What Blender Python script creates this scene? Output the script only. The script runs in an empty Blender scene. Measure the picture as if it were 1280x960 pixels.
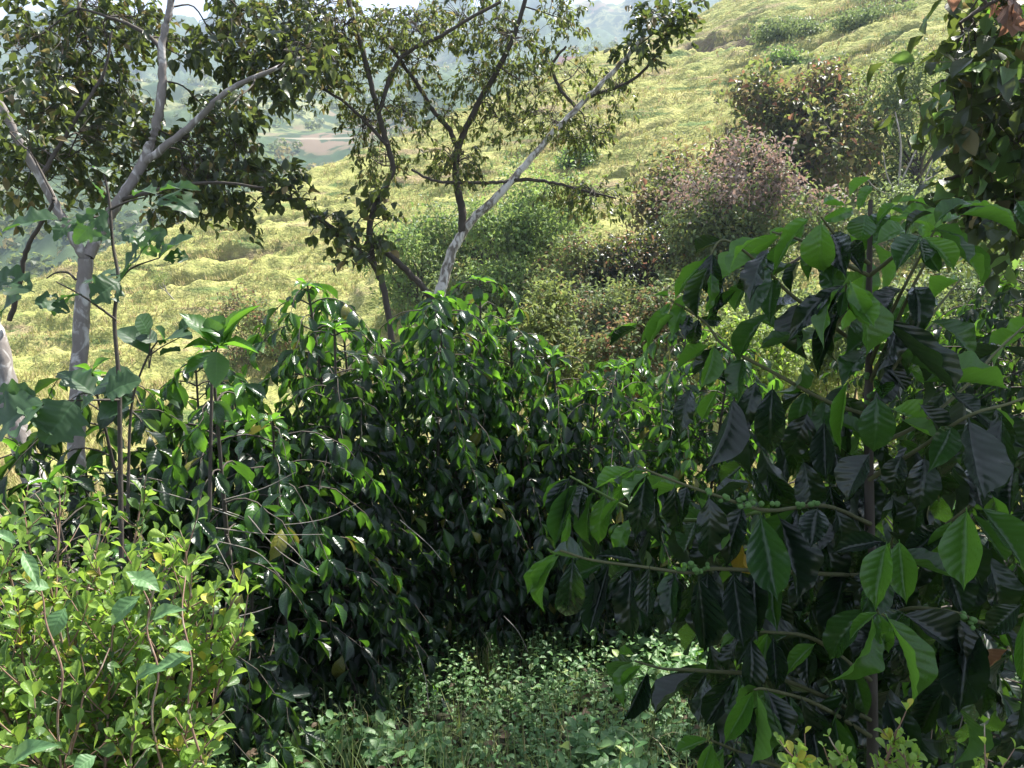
import bpy, math, random
import numpy as np
from mathutils import Vector, Matrix

random.seed(7)
RNG = np.random.default_rng(7)
SC = bpy.context.scene
COL = SC.collection
PI = math.pi

# ------------------------------------------------------------------ camera, sky, sun, exposure
FPX = 1005.0                       # focal length in photograph pixels (1280 wide)
PITCH = math.radians(12.3)
CAM_Z = 1.7
cam_d = bpy.data.cameras.new('camera'); cam = bpy.data.objects.new('camera', cam_d); COL.objects.link(cam)
cam.location = (0, 0, CAM_Z); cam.rotation_euler = (PI/2 - PITCH, 0, 0)
cam_d.sensor_width = 36; cam_d.lens = 36*FPX/1280; cam_d.clip_start = 0.05; cam_d.clip_end = 8000
SC.camera = cam

SUN_AZ, SUN_EL = math.radians(42), math.radians(57)
S = Vector((math.sin(SUN_AZ)*math.cos(SUN_EL), math.cos(SUN_AZ)*math.cos(SUN_EL), math.sin(SUN_EL)))
w = bpy.data.worlds.new('World'); SC.world = w; w.use_nodes = True
nt = w.node_tree; bg = nt.nodes['Background']
sky = nt.nodes.new('ShaderNodeTexSky'); sky.sky_type = 'NISHITA'; sky.sun_disc = False
sky.sun_elevation = SUN_EL; sky.sun_rotation = SUN_AZ; sky.altitude = 1200; sky.dust_density = 2.0
veil = nt.nodes.new('ShaderNodeMix'); veil.data_type = 'RGBA'; veil.inputs[0].default_value = .30   # thin bright high cloud over the blue
veil.inputs[7].default_value = (7.2, 7.3, 7.6, 1); nt.links.new(sky.outputs[0], veil.inputs[6])
nt.links.new(veil.outputs[2], bg.inputs[0]); bg.inputs[1].default_value = 0.068
ld = bpy.data.lights.new('sun', 'SUN'); ld.energy = 5.0; ld.angle = math.radians(0.5); ld.color = (1, 0.95, 0.86)
sun = bpy.data.objects.new('sun', ld); COL.objects.link(sun); sun.rotation_euler = S.to_track_quat('Z', 'Y').to_euler()
SC.view_settings.view_transform = 'Standard'; SC.view_settings.look = 'None'
SC.view_settings.exposure = 1.82; SC.view_settings.gamma = 1.0
SC.view_settings.use_curve_mapping = False

# ------------------------------------------------------------------ helpers
cp, sp = math.cos(PITCH), math.sin(PITCH)
CAMP = np.array([0, 0, CAM_Z])
FWD = np.array([0, cp, -sp]); UP = np.array([0, sp, cp]); RT = np.array([1.0, 0, 0])
def P(u, v, d):
    """world point seen at photograph pixel (u, v), d metres in front of the camera"""
    return CAMP + d*(FWD + RT*((u-640)/FPX) + UP*((480-v)/FPX))
def proj(p):
    q = np.asarray(p) - CAMP
    z = q @ FWD
    z = np.where(np.abs(z) < 1e-6, 1e-6, z)
    return 640 + FPX*(q @ RT)/z, 480 - FPX*(q @ UP)/z, z
def nrm(a):
    a = np.asarray(a, float)
    return a/(np.linalg.norm(a, axis=-1, keepdims=True)+1e-12)

def vnoise(x, y, seed=0):
    x = np.asarray(x, float); y = np.asarray(y, float)
    xi = np.floor(x).astype(np.int64); yi = np.floor(y).astype(np.int64)
    fx = x-xi; fy = y-yi; fx = fx*fx*(3-2*fx); fy = fy*fy*(3-2*fy)
    def h(a, b):
        n = (a*374761393 + b*668265263 + seed*974634777) & 0x7fffffff
        n = ((n ^ (n >> 13))*1274126177) & 0x7fffffff
        return ((n ^ (n >> 16)) & 0xffff)/65535.0
    return (h(xi, yi)*(1-fx)+h(xi+1, yi)*fx)*(1-fy) + (h(xi, yi+1)*(1-fx)+h(xi+1, yi+1)*fx)*fy
def fbm(x, y, oct=4, seed=0):
    s = 0; a = 1; t = 0
    for k in range(oct):
        s = s + a*(vnoise(x*2**k, y*2**k, seed+k)-0.5); t += a; a *= 0.5
    return s/t*2

def sstep(a, b, x):
    t = np.clip((x-a)/(b-a), 0, 1); return t*t*(3-2*t)

def mesh_np(name, V, F, mats, mi=None, uv=None, rnd=None, smooth=True):
    """V (n,3), F (m,4) or (m,3) arrays"""
    me = bpy.data.meshes.new(name)
    V = np.asarray(V, np.float32); F = np.asarray(F, np.int32); k = F.shape[1]
    me.vertices.add(len(V)); me.vertices.foreach_set('co', V.ravel())
    me.loops.add(F.size); me.loops.foreach_set('vertex_index', F.ravel())
    me.polygons.add(len(F)); me.polygons.foreach_set('loop_start', np.arange(0, F.size, k, dtype=np.int32))
    if mi is not None: me.polygons.foreach_set('material_index', np.asarray(mi, np.int32))
    me.polygons.foreach_set('use_smooth', np.full(len(F), smooth, bool))
    if uv is not None:
        l = me.uv_layers.new(name='UVMap'); l.data.foreach_set('uv', np.asarray(uv, np.float32)[F.ravel()].ravel())
    if rnd is not None:
        a = me.attributes.new('rnd', 'FLOAT', 'POINT'); a.data.foreach_set('value', np.asarray(rnd, np.float32))
    for m in (mats if isinstance(mats, (list, tuple)) else [mats]): me.materials.append(m)
    me.update(calc_edges=True)
    return me
def link(name, me, parent=None, kind=None, label=None):
    o = bpy.data.objects.new(name, me); COL.objects.link(o)
    if parent is not None: o.parent = parent
    if kind: o['kind'] = kind
    if label: o['label'] = label
    return o
def thing(name, label, cat, loc, group=None):
    o = bpy.data.objects.new(name, None); COL.objects.link(o); o.location = tuple(loc); o.empty_display_size = .1
    o['label'] = label; o['category'] = cat
    if group: o['group'] = group
    return o

# ------------------------------------------------------------------ materials
def newmat(name):
    m = bpy.data.materials.new(name); m.use_nodes = True
    n = m.node_tree.nodes; n.clear()
    return m, n, m.node_tree.links
def mth(n, L, op, a, b=None, c=None, clamp=False):
    x = n.new('ShaderNodeMath'); x.operation = op; x.use_clamp = clamp
    for i, q in enumerate((a, b, c)):
        if q is None: continue
        if isinstance(q, (int, float)): x.inputs[i].default_value = q
        else: L.new(q, x.inputs[i])
    return x.outputs[0]
def mixc(n, L, f, a, b, mode='MIX'):
    x = n.new('ShaderNodeMix'); x.data_type = 'RGBA'; x.blend_type = mode
    for i, q in ((0, f), (6, a), (7, b)):
        if isinstance(q, (int, float)): x.inputs[i].default_value = q
        elif isinstance(q, tuple): x.inputs[i].default_value = (*q, 1)
        else: L.new(q, x.inputs[i])
    return x.outputs[2]
def leafmat(name, ca, cb, trans, tf=0.35, rough=0.35, vein=0.5, nv=9, coat=0.0, cc=None, ccf=0.0, spec=0.5):
    """ca..cb: colour range between leaves; trans: colour of light let through; cc: odd leaves (fraction ccf)"""
    m, n, L = newmat(name)
    out = n.new('ShaderNodeOutputMaterial')
    at = n.new('ShaderNodeAttribute'); at.attribute_name = 'rnd'
    oi = n.new('ShaderNodeObjectInfo')
    r = mth(n, L, 'FRACT', mth(n, L, 'ADD', at.outputs['Fac'], oi.outputs['Random']))
    r2 = mth(n, L, 'FRACT', mth(n, L, 'MULTIPLY', r, 7.31))
    tc = n.new('ShaderNodeTexCoord'); sx = n.new('ShaderNodeSeparateXYZ'); L.new(tc.outputs['UV'], sx.inputs[0])
    ax = mth(n, L, 'ABSOLUTE', mth(n, L, 'SUBTRACT', sx.outputs[0], 0.5))
    mid = mth(n, L, 'SUBTRACT', 1.0, mth(n, L, 'MULTIPLY', ax, 22.0), clamp=True)
    lat = mth(n, L, 'SINE', mth(n, L, 'MULTIPLY', mth(n, L, 'SUBTRACT', sx.outputs[1], mth(n, L, 'MULTIPLY', ax, 0.35)), 2*PI*nv))
    latp = mth(n, L, 'POWER', mth(n, L, 'MULTIPLY_ADD', lat, 0.5, 0.5), 9.0)
    vm = mth(n, L, 'MAXIMUM', mid, mth(n, L, 'MULTIPLY', latp, 0.35))
    col = mixc(n, L, r, ca, cb)
    ns = n.new('ShaderNodeTexNoise'); ns.inputs['Scale'].default_value = 30; ns.inputs['Detail'].default_value = 3
    L.new(tc.outputs['Object'], ns.inputs['Vector'])
    col = mixc(n, L, mth(n, L, 'MULTIPLY', ns.outputs['Fac'], 0.5), col, tuple(0.45*x for x in ca))
    if cc is not None:
        col = mixc(n, L, mth(n, L, 'GREATER_THAN', r2, 1-ccf), col, cc)
    col = mixc(n, L, mth(n, L, 'MULTIPLY', vm, vein*0.6), col, tuple(min(1, x*2.2+.02) for x in cb))
    ge = n.new('ShaderNodeNewGeometry')
    under = mixc(n, L, 0.45, col, (cb[0]*1.7+.02, cb[1]*1.5+.02, cb[2]*1.6+.015))
    colf = mixc(n, L, ge.outputs['Backfacing'], col, under)
    b = n.new('ShaderNodeBsdfPrincipled'); L.new(colf, b.inputs['Base Color'])
    rr = mth(n, L, 'MULTIPLY_ADD', ge.outputs['Backfacing'], 0.25, mth(n, L, 'MULTIPLY_ADD', ns.outputs['Fac'], 0.2, rough-0.1))
    L.new(rr, b.inputs['Roughness'])
    b.inputs['Specular IOR Level'].default_value = spec; b.inputs['Coat Weight'].default_value = coat
    b.inputs['Coat Roughness'].default_value = 0.25
    bp = n.new('ShaderNodeBump'); bp.inputs['Strength'].default_value = 0.35*vein; bp.inputs['Distance'].default_value = 0.004
    hh = mth(n, L, 'ADD', mth(n, L, 'MULTIPLY', lat, -0.5), mth(n, L, 'MULTIPLY', mid, -1.0))
    L.new(hh, bp.inputs['Height']); L.new(bp.outputs[0], b.inputs['Normal'])
    t = n.new('ShaderNodeBsdfTranslucent')
    tcv = mixc(n, L, r, trans, tuple(x*0.7 for x in trans))
    if cc is not None: tcv = mixc(n, L, mth(n, L, 'GREATER_THAN', r2, 1-ccf), tcv, tuple(min(1, x*1.5) for x in cc))
    L.new(tcv, t.inputs['Color'])
    mx = n.new('ShaderNodeMixShader'); mx.inputs[0].default_value = tf
    L.new(b.outputs[0], mx.inputs[1]); L.new(t.outputs[0], mx.inputs[2]); L.new(mx.outputs[0], out.inputs[0])
    return m
def barkmat(name, ca, cb, cl, lich=0.5, scale=18, bump=0.5):
    m, n, L = newmat(name); out = n.new('ShaderNodeOutputMaterial')
    tc = n.new('ShaderNodeTexCoord')
    mp = n.new('ShaderNodeMapping'); mp.inputs['Scale'].default_value = (1, 1, 0.45); L.new(tc.outputs['Object'], mp.inputs[0])
    a = n.new('ShaderNodeTexNoise'); a.inputs['Scale'].default_value = scale; a.inputs['Detail'].default_value = 6; L.new(mp.outputs[0], a.inputs['Vector'])
    c = n.new('ShaderNodeTexNoise'); c.inputs['Scale'].default_value = scale*0.5; c.inputs['Detail'].default_value = 5
    c.inputs['Distortion'].default_value = 1.2; L.new(mp.outputs[0], c.inputs['Vector'])
    col = mixc(n, L, a.outputs['Fac'], ca, cb)
    k = mth(n, L, 'MULTIPLY', mth(n, L, 'SUBTRACT', c.outputs['Fac'], 1-lich-0.05), 8.0, clamp=True)
    col = mixc(n, L, k, col, cl)
    b = n.new('ShaderNodeBsdfPrincipled'); L.new(col, b.inputs['Base Color']); b.inputs['Roughness'].default_value = 0.85
    bp = n.new('ShaderNodeBump'); bp.inputs['Strength'].default_value = bump; bp.inputs['Distance'].default_value = 0.02
    L.new(a.outputs['Fac'], bp.inputs['Height']); L.new(bp.outputs[0], b.inputs['Normal'])
    L.new(b.outputs[0], out.inputs[0]); return m

M = {}
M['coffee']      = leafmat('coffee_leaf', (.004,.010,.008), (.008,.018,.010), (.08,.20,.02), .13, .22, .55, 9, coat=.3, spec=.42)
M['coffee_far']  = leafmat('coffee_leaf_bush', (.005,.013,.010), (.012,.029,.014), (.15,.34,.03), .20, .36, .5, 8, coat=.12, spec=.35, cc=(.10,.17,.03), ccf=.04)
M['coffee_lit']  = leafmat('green_coffee_leaf', (.007,.023,.012), (.020,.054,.019), (.15,.38,.03), .23, .28, .5, 8, coat=.2, spec=.45, cc=(.16,.16,.03), ccf=.05)  # lighter green leaf, varies the colour from bush to bush
M['coffee_backlit'] = leafmat('backlit_coffee_leaf', (.010,.034,.012), (.024,.064,.018), (.14,.36,.03), .25, .24, .55, 9, coat=.25, spec=.42)  # brighter green imitates light coming through the upper leaves
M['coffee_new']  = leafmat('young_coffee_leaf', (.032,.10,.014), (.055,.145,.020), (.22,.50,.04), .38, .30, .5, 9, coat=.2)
M['yellow']      = leafmat('yellowing_leaf', (.30,.22,.03), (.38,.27,.03), (.5,.35,.03), .3, .5, .5, 9)
M['brown']       = leafmat('dry_brown_leaf', (.24,.11,.05), (.36,.19,.08), (.4,.18,.06), .3, .7, .4, 9)
M['litter']      = leafmat('leaf_litter', (.07,.05,.03), (.17,.12,.075), (.2,.12,.06), .2, .8, .3, 9)
M['shrub']       = leafmat('yellow_green_shrub_leaf', (.12,.235,.04), (.26,.39,.075), (.42,.64,.08), .42, .45, .3, 5, cc=(.38,.36,.05), ccf=.08)
M['shrub_dark']  = leafmat('mid_green_shrub_leaf', (.045,.10,.03), (.09,.17,.045), (.25,.42,.08), .38, .45, .3, 5)
M['weed']        = leafmat('pale_weed_leaf', (.10,.22,.09), (.16,.30,.12), (.3,.5,.15), .35, .5, .4, 7)
M['lobed']       = leafmat('lobed_leaf', (.022,.058,.024), (.042,.095,.036), (.14,.32,.05), .3, .5, .5, 6)
M['tree_dark']   = leafmat('dark_tree_leaf', (.009,.020,.010), (.036,.056,.024), (.20,.27,.05), .30, .38, .3, 6, cc=(.17,.13,.05), ccf=.07)
M['tree_olive']  = leafmat('olive_tree_leaf', (.03,.05,.018), (.11,.13,.05), (.34,.42,.10), .35, .45, .3, 6, cc=(.24,.20,.07), ccf=.13, spec=.15)
M['tree_brown']  = leafmat('bronze_tree_leaf', (.055,.07,.035), (.15,.12,.07), (.35,.28,.12), .3, .42, .3, 6, cc=(.30,.14,.08), ccf=.16, spec=.15)
M['tree_pale']   = leafmat('pale_tree_leaf', (.09,.14,.05), (.22,.27,.10), (.4,.5,.15), .35, .5, .2, 6, spec=.15)
M['tree_fresh']  = leafmat('fresh_green_leaf', (.10,.19,.055), (.22,.33,.11), (.4,.55,.13), .35, .5, .2, 6, spec=.2)
M['tree_grey']   = leafmat('grey_green_leaf', (.08,.125,.055), (.18,.24,.11), (.3,.4,.12), .3, .5, .2, 6, spec=.15)
M['pink']        = leafmat('pink_flower_head', (.25,.20,.16), (.38,.31,.27), (.4,.25,.2), .3, .8, .0, 6)
M['red_leaf']    = leafmat('reddish_leaf', (.16,.085,.055), (.30,.19,.14), (.40,.2,.12), .35, .4, .4, 6)
M['ground_leaf'] = leafmat('ground_herb_leaf', (.065,.17,.055), (.18,.31,.11), (.22,.42,.12), .3, .5, .3, 5, cc=(.20,.27,.07), ccf=.05)
M['grass']       = leafmat('grass_blade', (.09,.15,.05), (.20,.25,.09), (.3,.4,.1), .3, .5, .0, 4, cc=(.34,.28,.16), ccf=.12)
M['pasture_grass'] = leafmat('pasture_grass_blade', (.16,.175,.055), (.33,.315,.125), (.38,.38,.12), .3, .7, .0, 4, cc=(.34,.26,.15), ccf=.2)
M['bark_pale']   = barkmat('pale_bark', (.13,.11,.10), (.30,.27,.25), (.52,.50,.48), .42)
M['bark_white']  = barkmat('white_mottled_bark', (.12,.10,.085), (.28,.24,.20), (.66,.62,.58), .52, 26)
M['bark_dark']   = barkmat('dark_bark', (.035,.028,.022), (.09,.075,.06), (.17,.17,.14), .25)
M['twig']        = barkmat('green_brown_twig', (.05,.06,.025), (.12,.12,.05), (.16,.14,.08), .3, 60, .2)
M['twig_green']  = barkmat('green_twig', (.07,.12,.03), (.13,.20,.05), (.16,.2,.07), .3, 60, .1)
M['twig_red']    = barkmat('pinkish_twig', (.16,.09,.06), (.30,.19,.14), (.4,.33,.26), .4, 60, .1)
M['twig_grey']   = barkmat('bare_grey_twig', (.16,.14,.12), (.30,.27,.23), (.4,.38,.35), .4, 30, .2)
M['berry']       = barkmat('green_coffee_cherry', (.06,.13,.03), (.10,.20,.05), (.12,.22,.06), .3, 120, .05)

# ------------------------------------------------------------------ terrain
# (u, ridge v, ridge distance, foot v, foot distance)
RID = np.array([(-1400,560,60,600,45), (-500,470,60,520,44), (0,374,62,480,42), (60,347,64,480,42), (130,322,66,480,41), (240,277,70,478,40), (340,236,74,476,39),
    (430,201,80,474,38), (520,168,90,472,34), (632,118,108,470,31), (700,88,115,468,30), (800,58,125,466,28), (865,30,130,464,28),
    (900,8,130,462,28), (960,-24,128,460,27), (1100,-80,124,455,26), (1300,-140,118,450,25), (1800,-240,100,440,22), (2600,-340,90,420,20)], float)
def v2slope(v):
    b = (480-v)/FPX
    return (-sp + b*cp)/(cp + b*sp)
def u2s(u, v):
    b = (480-v)/FPX
    return (u-640)/FPX/(cp + b*sp)
_s = u2s(RID[:,0], RID[:,1]); _rz = CAM_Z + RID[:,2]*v2slope(RID[:,1]); _rd = RID[:,2]
_fz = CAM_Z + RID[:,4]*v2slope(RID[:,3]); _fd = RID[:,4]
def height(x, y, detail=True):
    x = np.asarray(x, float); y = np.asarray(y, float)
    x, y = np.broadcast_arrays(x, y)
    yy = np.maximum(y, 18.0)
    s = x/yy
    rz = np.interp(s, _s, _rz); rd = np.interp(s, _s, _rd); fz = np.interp(s, _s, _fz); fd = np.interp(s, _s, _fd)
    # near slope
    near = -0.26*np.clip(y, -30, 8) - 0.42*np.clip(y-8, 0, 10) + 0.05*np.abs(x)**1.0*0
    near = near + 0.12*fbm(x*.35+9, y*.35, 3, 5)
    gz = np.minimum(fz-0.9, -6.4)
    k = sstep(17, 22, y)
    z = near*(1-k) + gz*k
    k2 = sstep(0.62, 1.0, y/np.maximum(fd, 1)); z = np.where(y > 15, z*(1-k2) + fz*k2, z)
    t = np.clip((y-fd)/(rd-fd), 0, 1)
    hill = fz + (rz-fz)*(0.25*t + 0.95*t**1.25 - 0.20*t**3)
    bulge = 1.6*np.sin(t*PI)*fbm(s*4+3, t*2.5, 3, 11)
    # nearer spur on the right of a fold line
    ul = np.interp(y, [30, 40, 60, 85], [-.34, -.26, -.10, .02])
    spur = 2.2*sstep(-0.012, 0.05, s-ul)*np.sin(np.clip(t, 0, 1)*PI)**0.7
    hz = hill + bulge + spur*(t > 0)
    z = np.where(y > fd, hz, z)
    # beyond the ridge: drop into the valley, then the far side
    b = np.clip((y-rd)/60.0, 0, 1)
    vz_ = np.interp(y, [100, 180, 250, 300, 400, 560, 800, 1150, 1300, 2500], [-40, -34, -25, -6, 36, 66, 130, 245, 225, 120])
    far_n = sstep(180, 420, y)
    rg = fbm(x/170+4, y/210, 4, 21); rg2 = np.abs(fbm(x/90, y/120+7, 3, 33))
    shelf = 1-0.85*np.exp(-((y-400)/28)**2)
    vz_ = vz_ + far_n*shelf*(42*rg*(.3+y/600) - 22*rg2*(.3+y/500)) + sstep(120,200,y)*2.2*fbm(x/12, y/14, 3, 91)*shelf
    # hills lift towards the right, out of the valley mouth
    vz_ = vz_ + sstep(-.1, .35, s)*sstep(300, 700, y)*60
    z = np.where(y > rd, (hz*(1-sstep(0, 1, b)) + np.minimum(vz_, 999)*sstep(0, 1, b)), z)
    if detail:
        pm = sstep(14, 20, y)*(1-sstep(0.2, 1, b))
        ter = vnoise(x*.22, y*.22+fbm(x*.08, y*.08, 2, 3)*3, 8)
        q = z*0.95 - x*.11 + 1.0*fbm(x*.07, y*.07, 3, 41)
        st = q-np.floor(q)
        z = z + pm*(0.60*np.abs(st-0.5)*2*(0.15+ter) + 0.38*fbm(x*.55, y*.8, 3, 51) + 0.34*fbm(x*1.3, y*1.9, 3, 61)*(.4+vnoise(x*.2, y*.3, 63)))
        # tree and bush cover on the far side
        fm = sstep(-.05, .25, fbm(x/75+2, y/95+1, 4, 71) + 0.25*sstep(420, 800, y) + .06)*sstep(140, 200, y)*(np.abs(y-400) > 7)
        z = z + fm*(2.5+4.5*np.abs(fbm(x/9, y/11, 2, 81)))
    return z
def ground_hit(u, v, d0=2.0, d1=140):
    ds = np.linspace(d0, d1, 3000)
    p = CAMP[None] + ds[:,None]*(FWD + RT*((u-640)/FPX) + UP*((480-v)/FPX))[None]
    h = height(p[:,0], p[:,1], False)
    i = np.argmax(p[:,2] < h)
    return p[i], ds[i]

def polydist(x, y, pts):
    d = np.full(np.shape(x), 1e9)
    for (x0, y0), (x1, y1) in zip(pts[:-1], pts[1:]):
        dx, dy = x1-x0, y1-y0; t = np.clip(((x-x0)*dx+(y-y0)*dy)/(dx*dx+dy*dy), 0, 1)
        d = np.minimum(d, np.hypot(x-x0-t*dx, y-y0-t*dy))
    return d
SCARPS = []
for line, wd in ([[(892,52),(925,47),(960,42),(1000,27),(1050,14),(1110,2),(1160,-12)], 1.7], [[(862,60),(880,52),(905,52)], 1.0], [[(925,88),(960,78),(1000,62),(1030,52)], .8], [[(1040,85),(1090,62),(1140,40)], .7], [[(900,120),(960,108),(1010,92)], .6], [[(640,200),(720,186),(790,170),(850,150)], .5], [[(690,250),(760,226),(820,206)], .5], [[(140,345),(230,330),(320,318),(400,296)], .5], [[(90,385),(190,362),(300,350)], .5], [[(250,298),(330,280),(420,262)], .4]):
    SCARPS.append(([tuple(ground_hit(u, v)[0][:2]) for u, v in line], wd*1.35))
def scarpmask(x, y):
    m = 0
    for pts, wd in SCARPS: m = np.maximum(m, (1-sstep(wd*.5, wd*1.15, polydist(x, y, pts)+.5*wd*fbm(x*.8, y*.8, 3, 17)))*min(1, .55+wd*.4))
    return m
ys = np.concatenate([np.linspace(-3.5, 9, 110), np.linspace(9.2, 27, 110), np.linspace(27.2, 140, 470), np.geomspace(141, 460, 240), np.geomspace(464, 2400, 190)])
ss = np.concatenate([np.linspace(-2.6, -0.80, 60, endpoint=False), np.linspace(-0.80, 0.80, 640), np.linspace(0.81, 2.6, 60)])
YY, SS = np.meshgrid(ys, ss, indexing='ij'); XX = SS*(YY+4.0)
ZZ = height(XX, YY)
SM = scarpmask(XX, YY); ZZ = ZZ - 1.15*SM
ny, nx = YY.shape
idx = np.arange(ny*nx).reshape(ny, nx)
F = np.stack([idx[:-1,:-1], idx[:-1,1:], idx[1:,1:], idx[1:,:-1]], -1).reshape(-1, 4)
def terrain_mat():
    m, n, L = newmat('terrain_surface'); out = n.new('ShaderNodeOutputMaterial')
    ge = n.new('ShaderNodeNewGeometry'); pos = ge.outputs['Position']
    def noise(scale, det=4, sc=(1,1,1), dist=0):
        mp = n.new('ShaderNodeMapping'); mp.inputs['Scale'].default_value = sc; L.new(pos, mp.inputs[0])
        x = n.new('ShaderNodeTexNoise'); x.inputs['Scale'].default_value = scale; x.inputs['Detail'].default_value = det
        x.inputs['Distortion'].default_value = dist; L.new(mp.outputs[0], x.inputs['Vector']); return x.outputs['Fac']
    def thr(x, a, b): 
        r = n.new('ShaderNodeMapRange'); r.interpolation_type = 'SMOOTHSTEP'; r.inputs[1].default_value = a; r.inputs[2].default_value = b; L.new(x, r.inputs[0]); return r.outputs[0]
    def attr(nm):
        a = n.new('ShaderNodeAttribute'); a.attribute_name = nm; return a.outputs['Fac']
    # pasture
    c = mixc(n, L, thr(noise(.10, 5), .35, .65), (.31,.305,.105), (.24,.255,.08))
    c = mixc(n, L, thr(noise(.9, 4, (.3,.3,2.2)), .48, .70), c, (.38,.35,.14))
    c = mixc(n, L, thr(noise(.45, 5, (.22,.22,2.4)), .56, .68), c, (.27,.21,.12))
    c = mixc(n, L, thr(noise(.6, 6, (.3,.3,2.4), .5), .56, .66), c, (.10,.15,.05))
    c = mixc(n, L, mth(n, L, 'MULTIPLY', thr(noise(2.2, 4), .48, .70), .6), c, (.13,.17,.05))
    c = mixc(n, L, mth(n, L, 'MULTIPLY', thr(noise(7.0, 5, (1,1,2.5)), .50, .62), .55), c, (.10,.13,.04))
    c = mixc(n, L, mth(n, L, 'MULTIPLY', thr(noise(5.0, 5, (1.6,1,2.5)), .58, .68), .5), c, (.42,.38,.18))
    c = mixc(n, L, mth(n, L, 'MULTIPLY', attr('scarp'), thr(noise(1.3, 4), .30, .50)), c, mixc(n, L, noise(2.0, 4), (.07,.075,.035), (.20,.14,.10)))
    # far hills
    f = mixc(n, L, thr(noise(.006, 5), .40, .60), (.09,.13,.05), (.21,.22,.10))
    f = mixc(n, L, mth(n, L, 'MULTIPLY', thr(noise(.35, 5), .48, .60), .6), f, (.06,.09,.04))
    f = mixc(n, L, thr(noise(.016, 6), .55, .62), f, (.17,.13,.09))
    f = mixc(n, L, thr(noise(.05, 6), .54, .60), f, (.05,.085,.04))
    f = mixc(n, L, thr(noise(.09, 5, (1,1,1), .4), .50, .56), f, (.045,.07,.035))
    f = mixc(n, L, mth(n, L, 'MINIMUM', mth(n, L, 'ADD', attr('forest'), .0), 1.0), f, mixc(n, L, noise(.15, 3), (.035,.06,.03), (.09,.13,.06)))
    f = mixc(n, L, mth(n, L, 'MULTIPLY', attr('road'), thr(noise(.03, 3), .3, .5)), f, (.30,.27,.20))
    c = mixc(n, L, attr('far'), c, f)
    # near litter and soil
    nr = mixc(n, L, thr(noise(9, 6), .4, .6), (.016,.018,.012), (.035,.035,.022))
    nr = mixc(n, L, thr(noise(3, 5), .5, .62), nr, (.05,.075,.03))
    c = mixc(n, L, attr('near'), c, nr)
    b = n.new('ShaderNodeBsdfPrincipled'); L.new(c, b.inputs['Base Color']); b.inputs['Roughness'].default_value = .95
    b.inputs['Specular IOR Level'].default_value = .1
    bp = n.new('ShaderNodeBump'); bp.inputs['Strength'].default_value = .9; bp.inputs['Distance'].default_value = .18
    L.new(noise(4.5, 4), bp.inputs['Height']); L.new(bp.outputs[0], b.inputs['Normal'])
    L.new(b.outputs[0], out.inputs[0]); return m
me = mesh_np('hillside', np.stack([XX, YY, ZZ], -1).reshape(-1, 3), F, terrain_mat())
def addattr(nm, a):
    q = me.attributes.new(nm, 'FLOAT', 'POINT'); q.data.foreach_set('value', a.ravel().astype(np.float32))
rdg = np.interp(XX/np.maximum(YY, 18), _s, _rd)
addattr('far', sstep(5, 50, YY-rdg))
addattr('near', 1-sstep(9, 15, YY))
forest = sstep(-.05, .2, fbm(XX/75+2, YY/95+1, 4, 71) + 0.25*sstep(420, 800, YY) + .06)*sstep(140, 200, YY)
addattr('scarp', SM)
addattr('forest', forest*(np.abs(YY-400) > 6))
addattr('road', ((np.abs(YY-400-6*np.sin(XX/60)) < 1.1) & (XX < 20)).astype(float))
link('hillside', me, kind='structure')

# ------------------------------------------------------------------ leaf templates: base at origin, tip towards +Y, upper face +Z, length 1, width 1
def shape_w(kind, t):
    if kind == 'coffee':
        a = np.sin(PI*np.clip((t-.05)/.93, 0, 1)**.92)**.88
        tip = sstep(.78, .93, t); return np.where(t < .055, .035, np.maximum(a*(1-.60*tip), .035*(1-t)/.07*(t > .9)))
    if kind == 'ovate':
        a = np.sin(PI*np.clip((t-.06)/.94, 0, 1)**.75)**.9; return np.where(t < .06, .04, a)
    if kind == 'obovate':
        a = np.sin(PI*np.clip(t, 0, 1)**1.6)**.8*.98; return np.maximum(a, .06*(t < .999))
    if kind == 'round':
        a = np.sqrt(np.clip(1-((t-.55)/.46)**2, 0, 1)); return np.where(t < .1, .04, np.maximum(a, .04*(t < .99)))
    if kind == 'lobed':
        a = np.sin(PI*np.clip((t-.07)/.93, 0, 1)**.8)**.7*(1+.16*np.sin(t*2*PI*4.5)); return np.where(t < .07, .03, a)
    if kind == 'blade':
        return (1-t)**.7*np.minimum(1, .4+t*3)
    if kind == 'lance':
        a = np.sin(PI*np.clip((t-.04)/.96, 0, 1)**.8)**1.1; return np.where(t < .04, .05, a)
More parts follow.
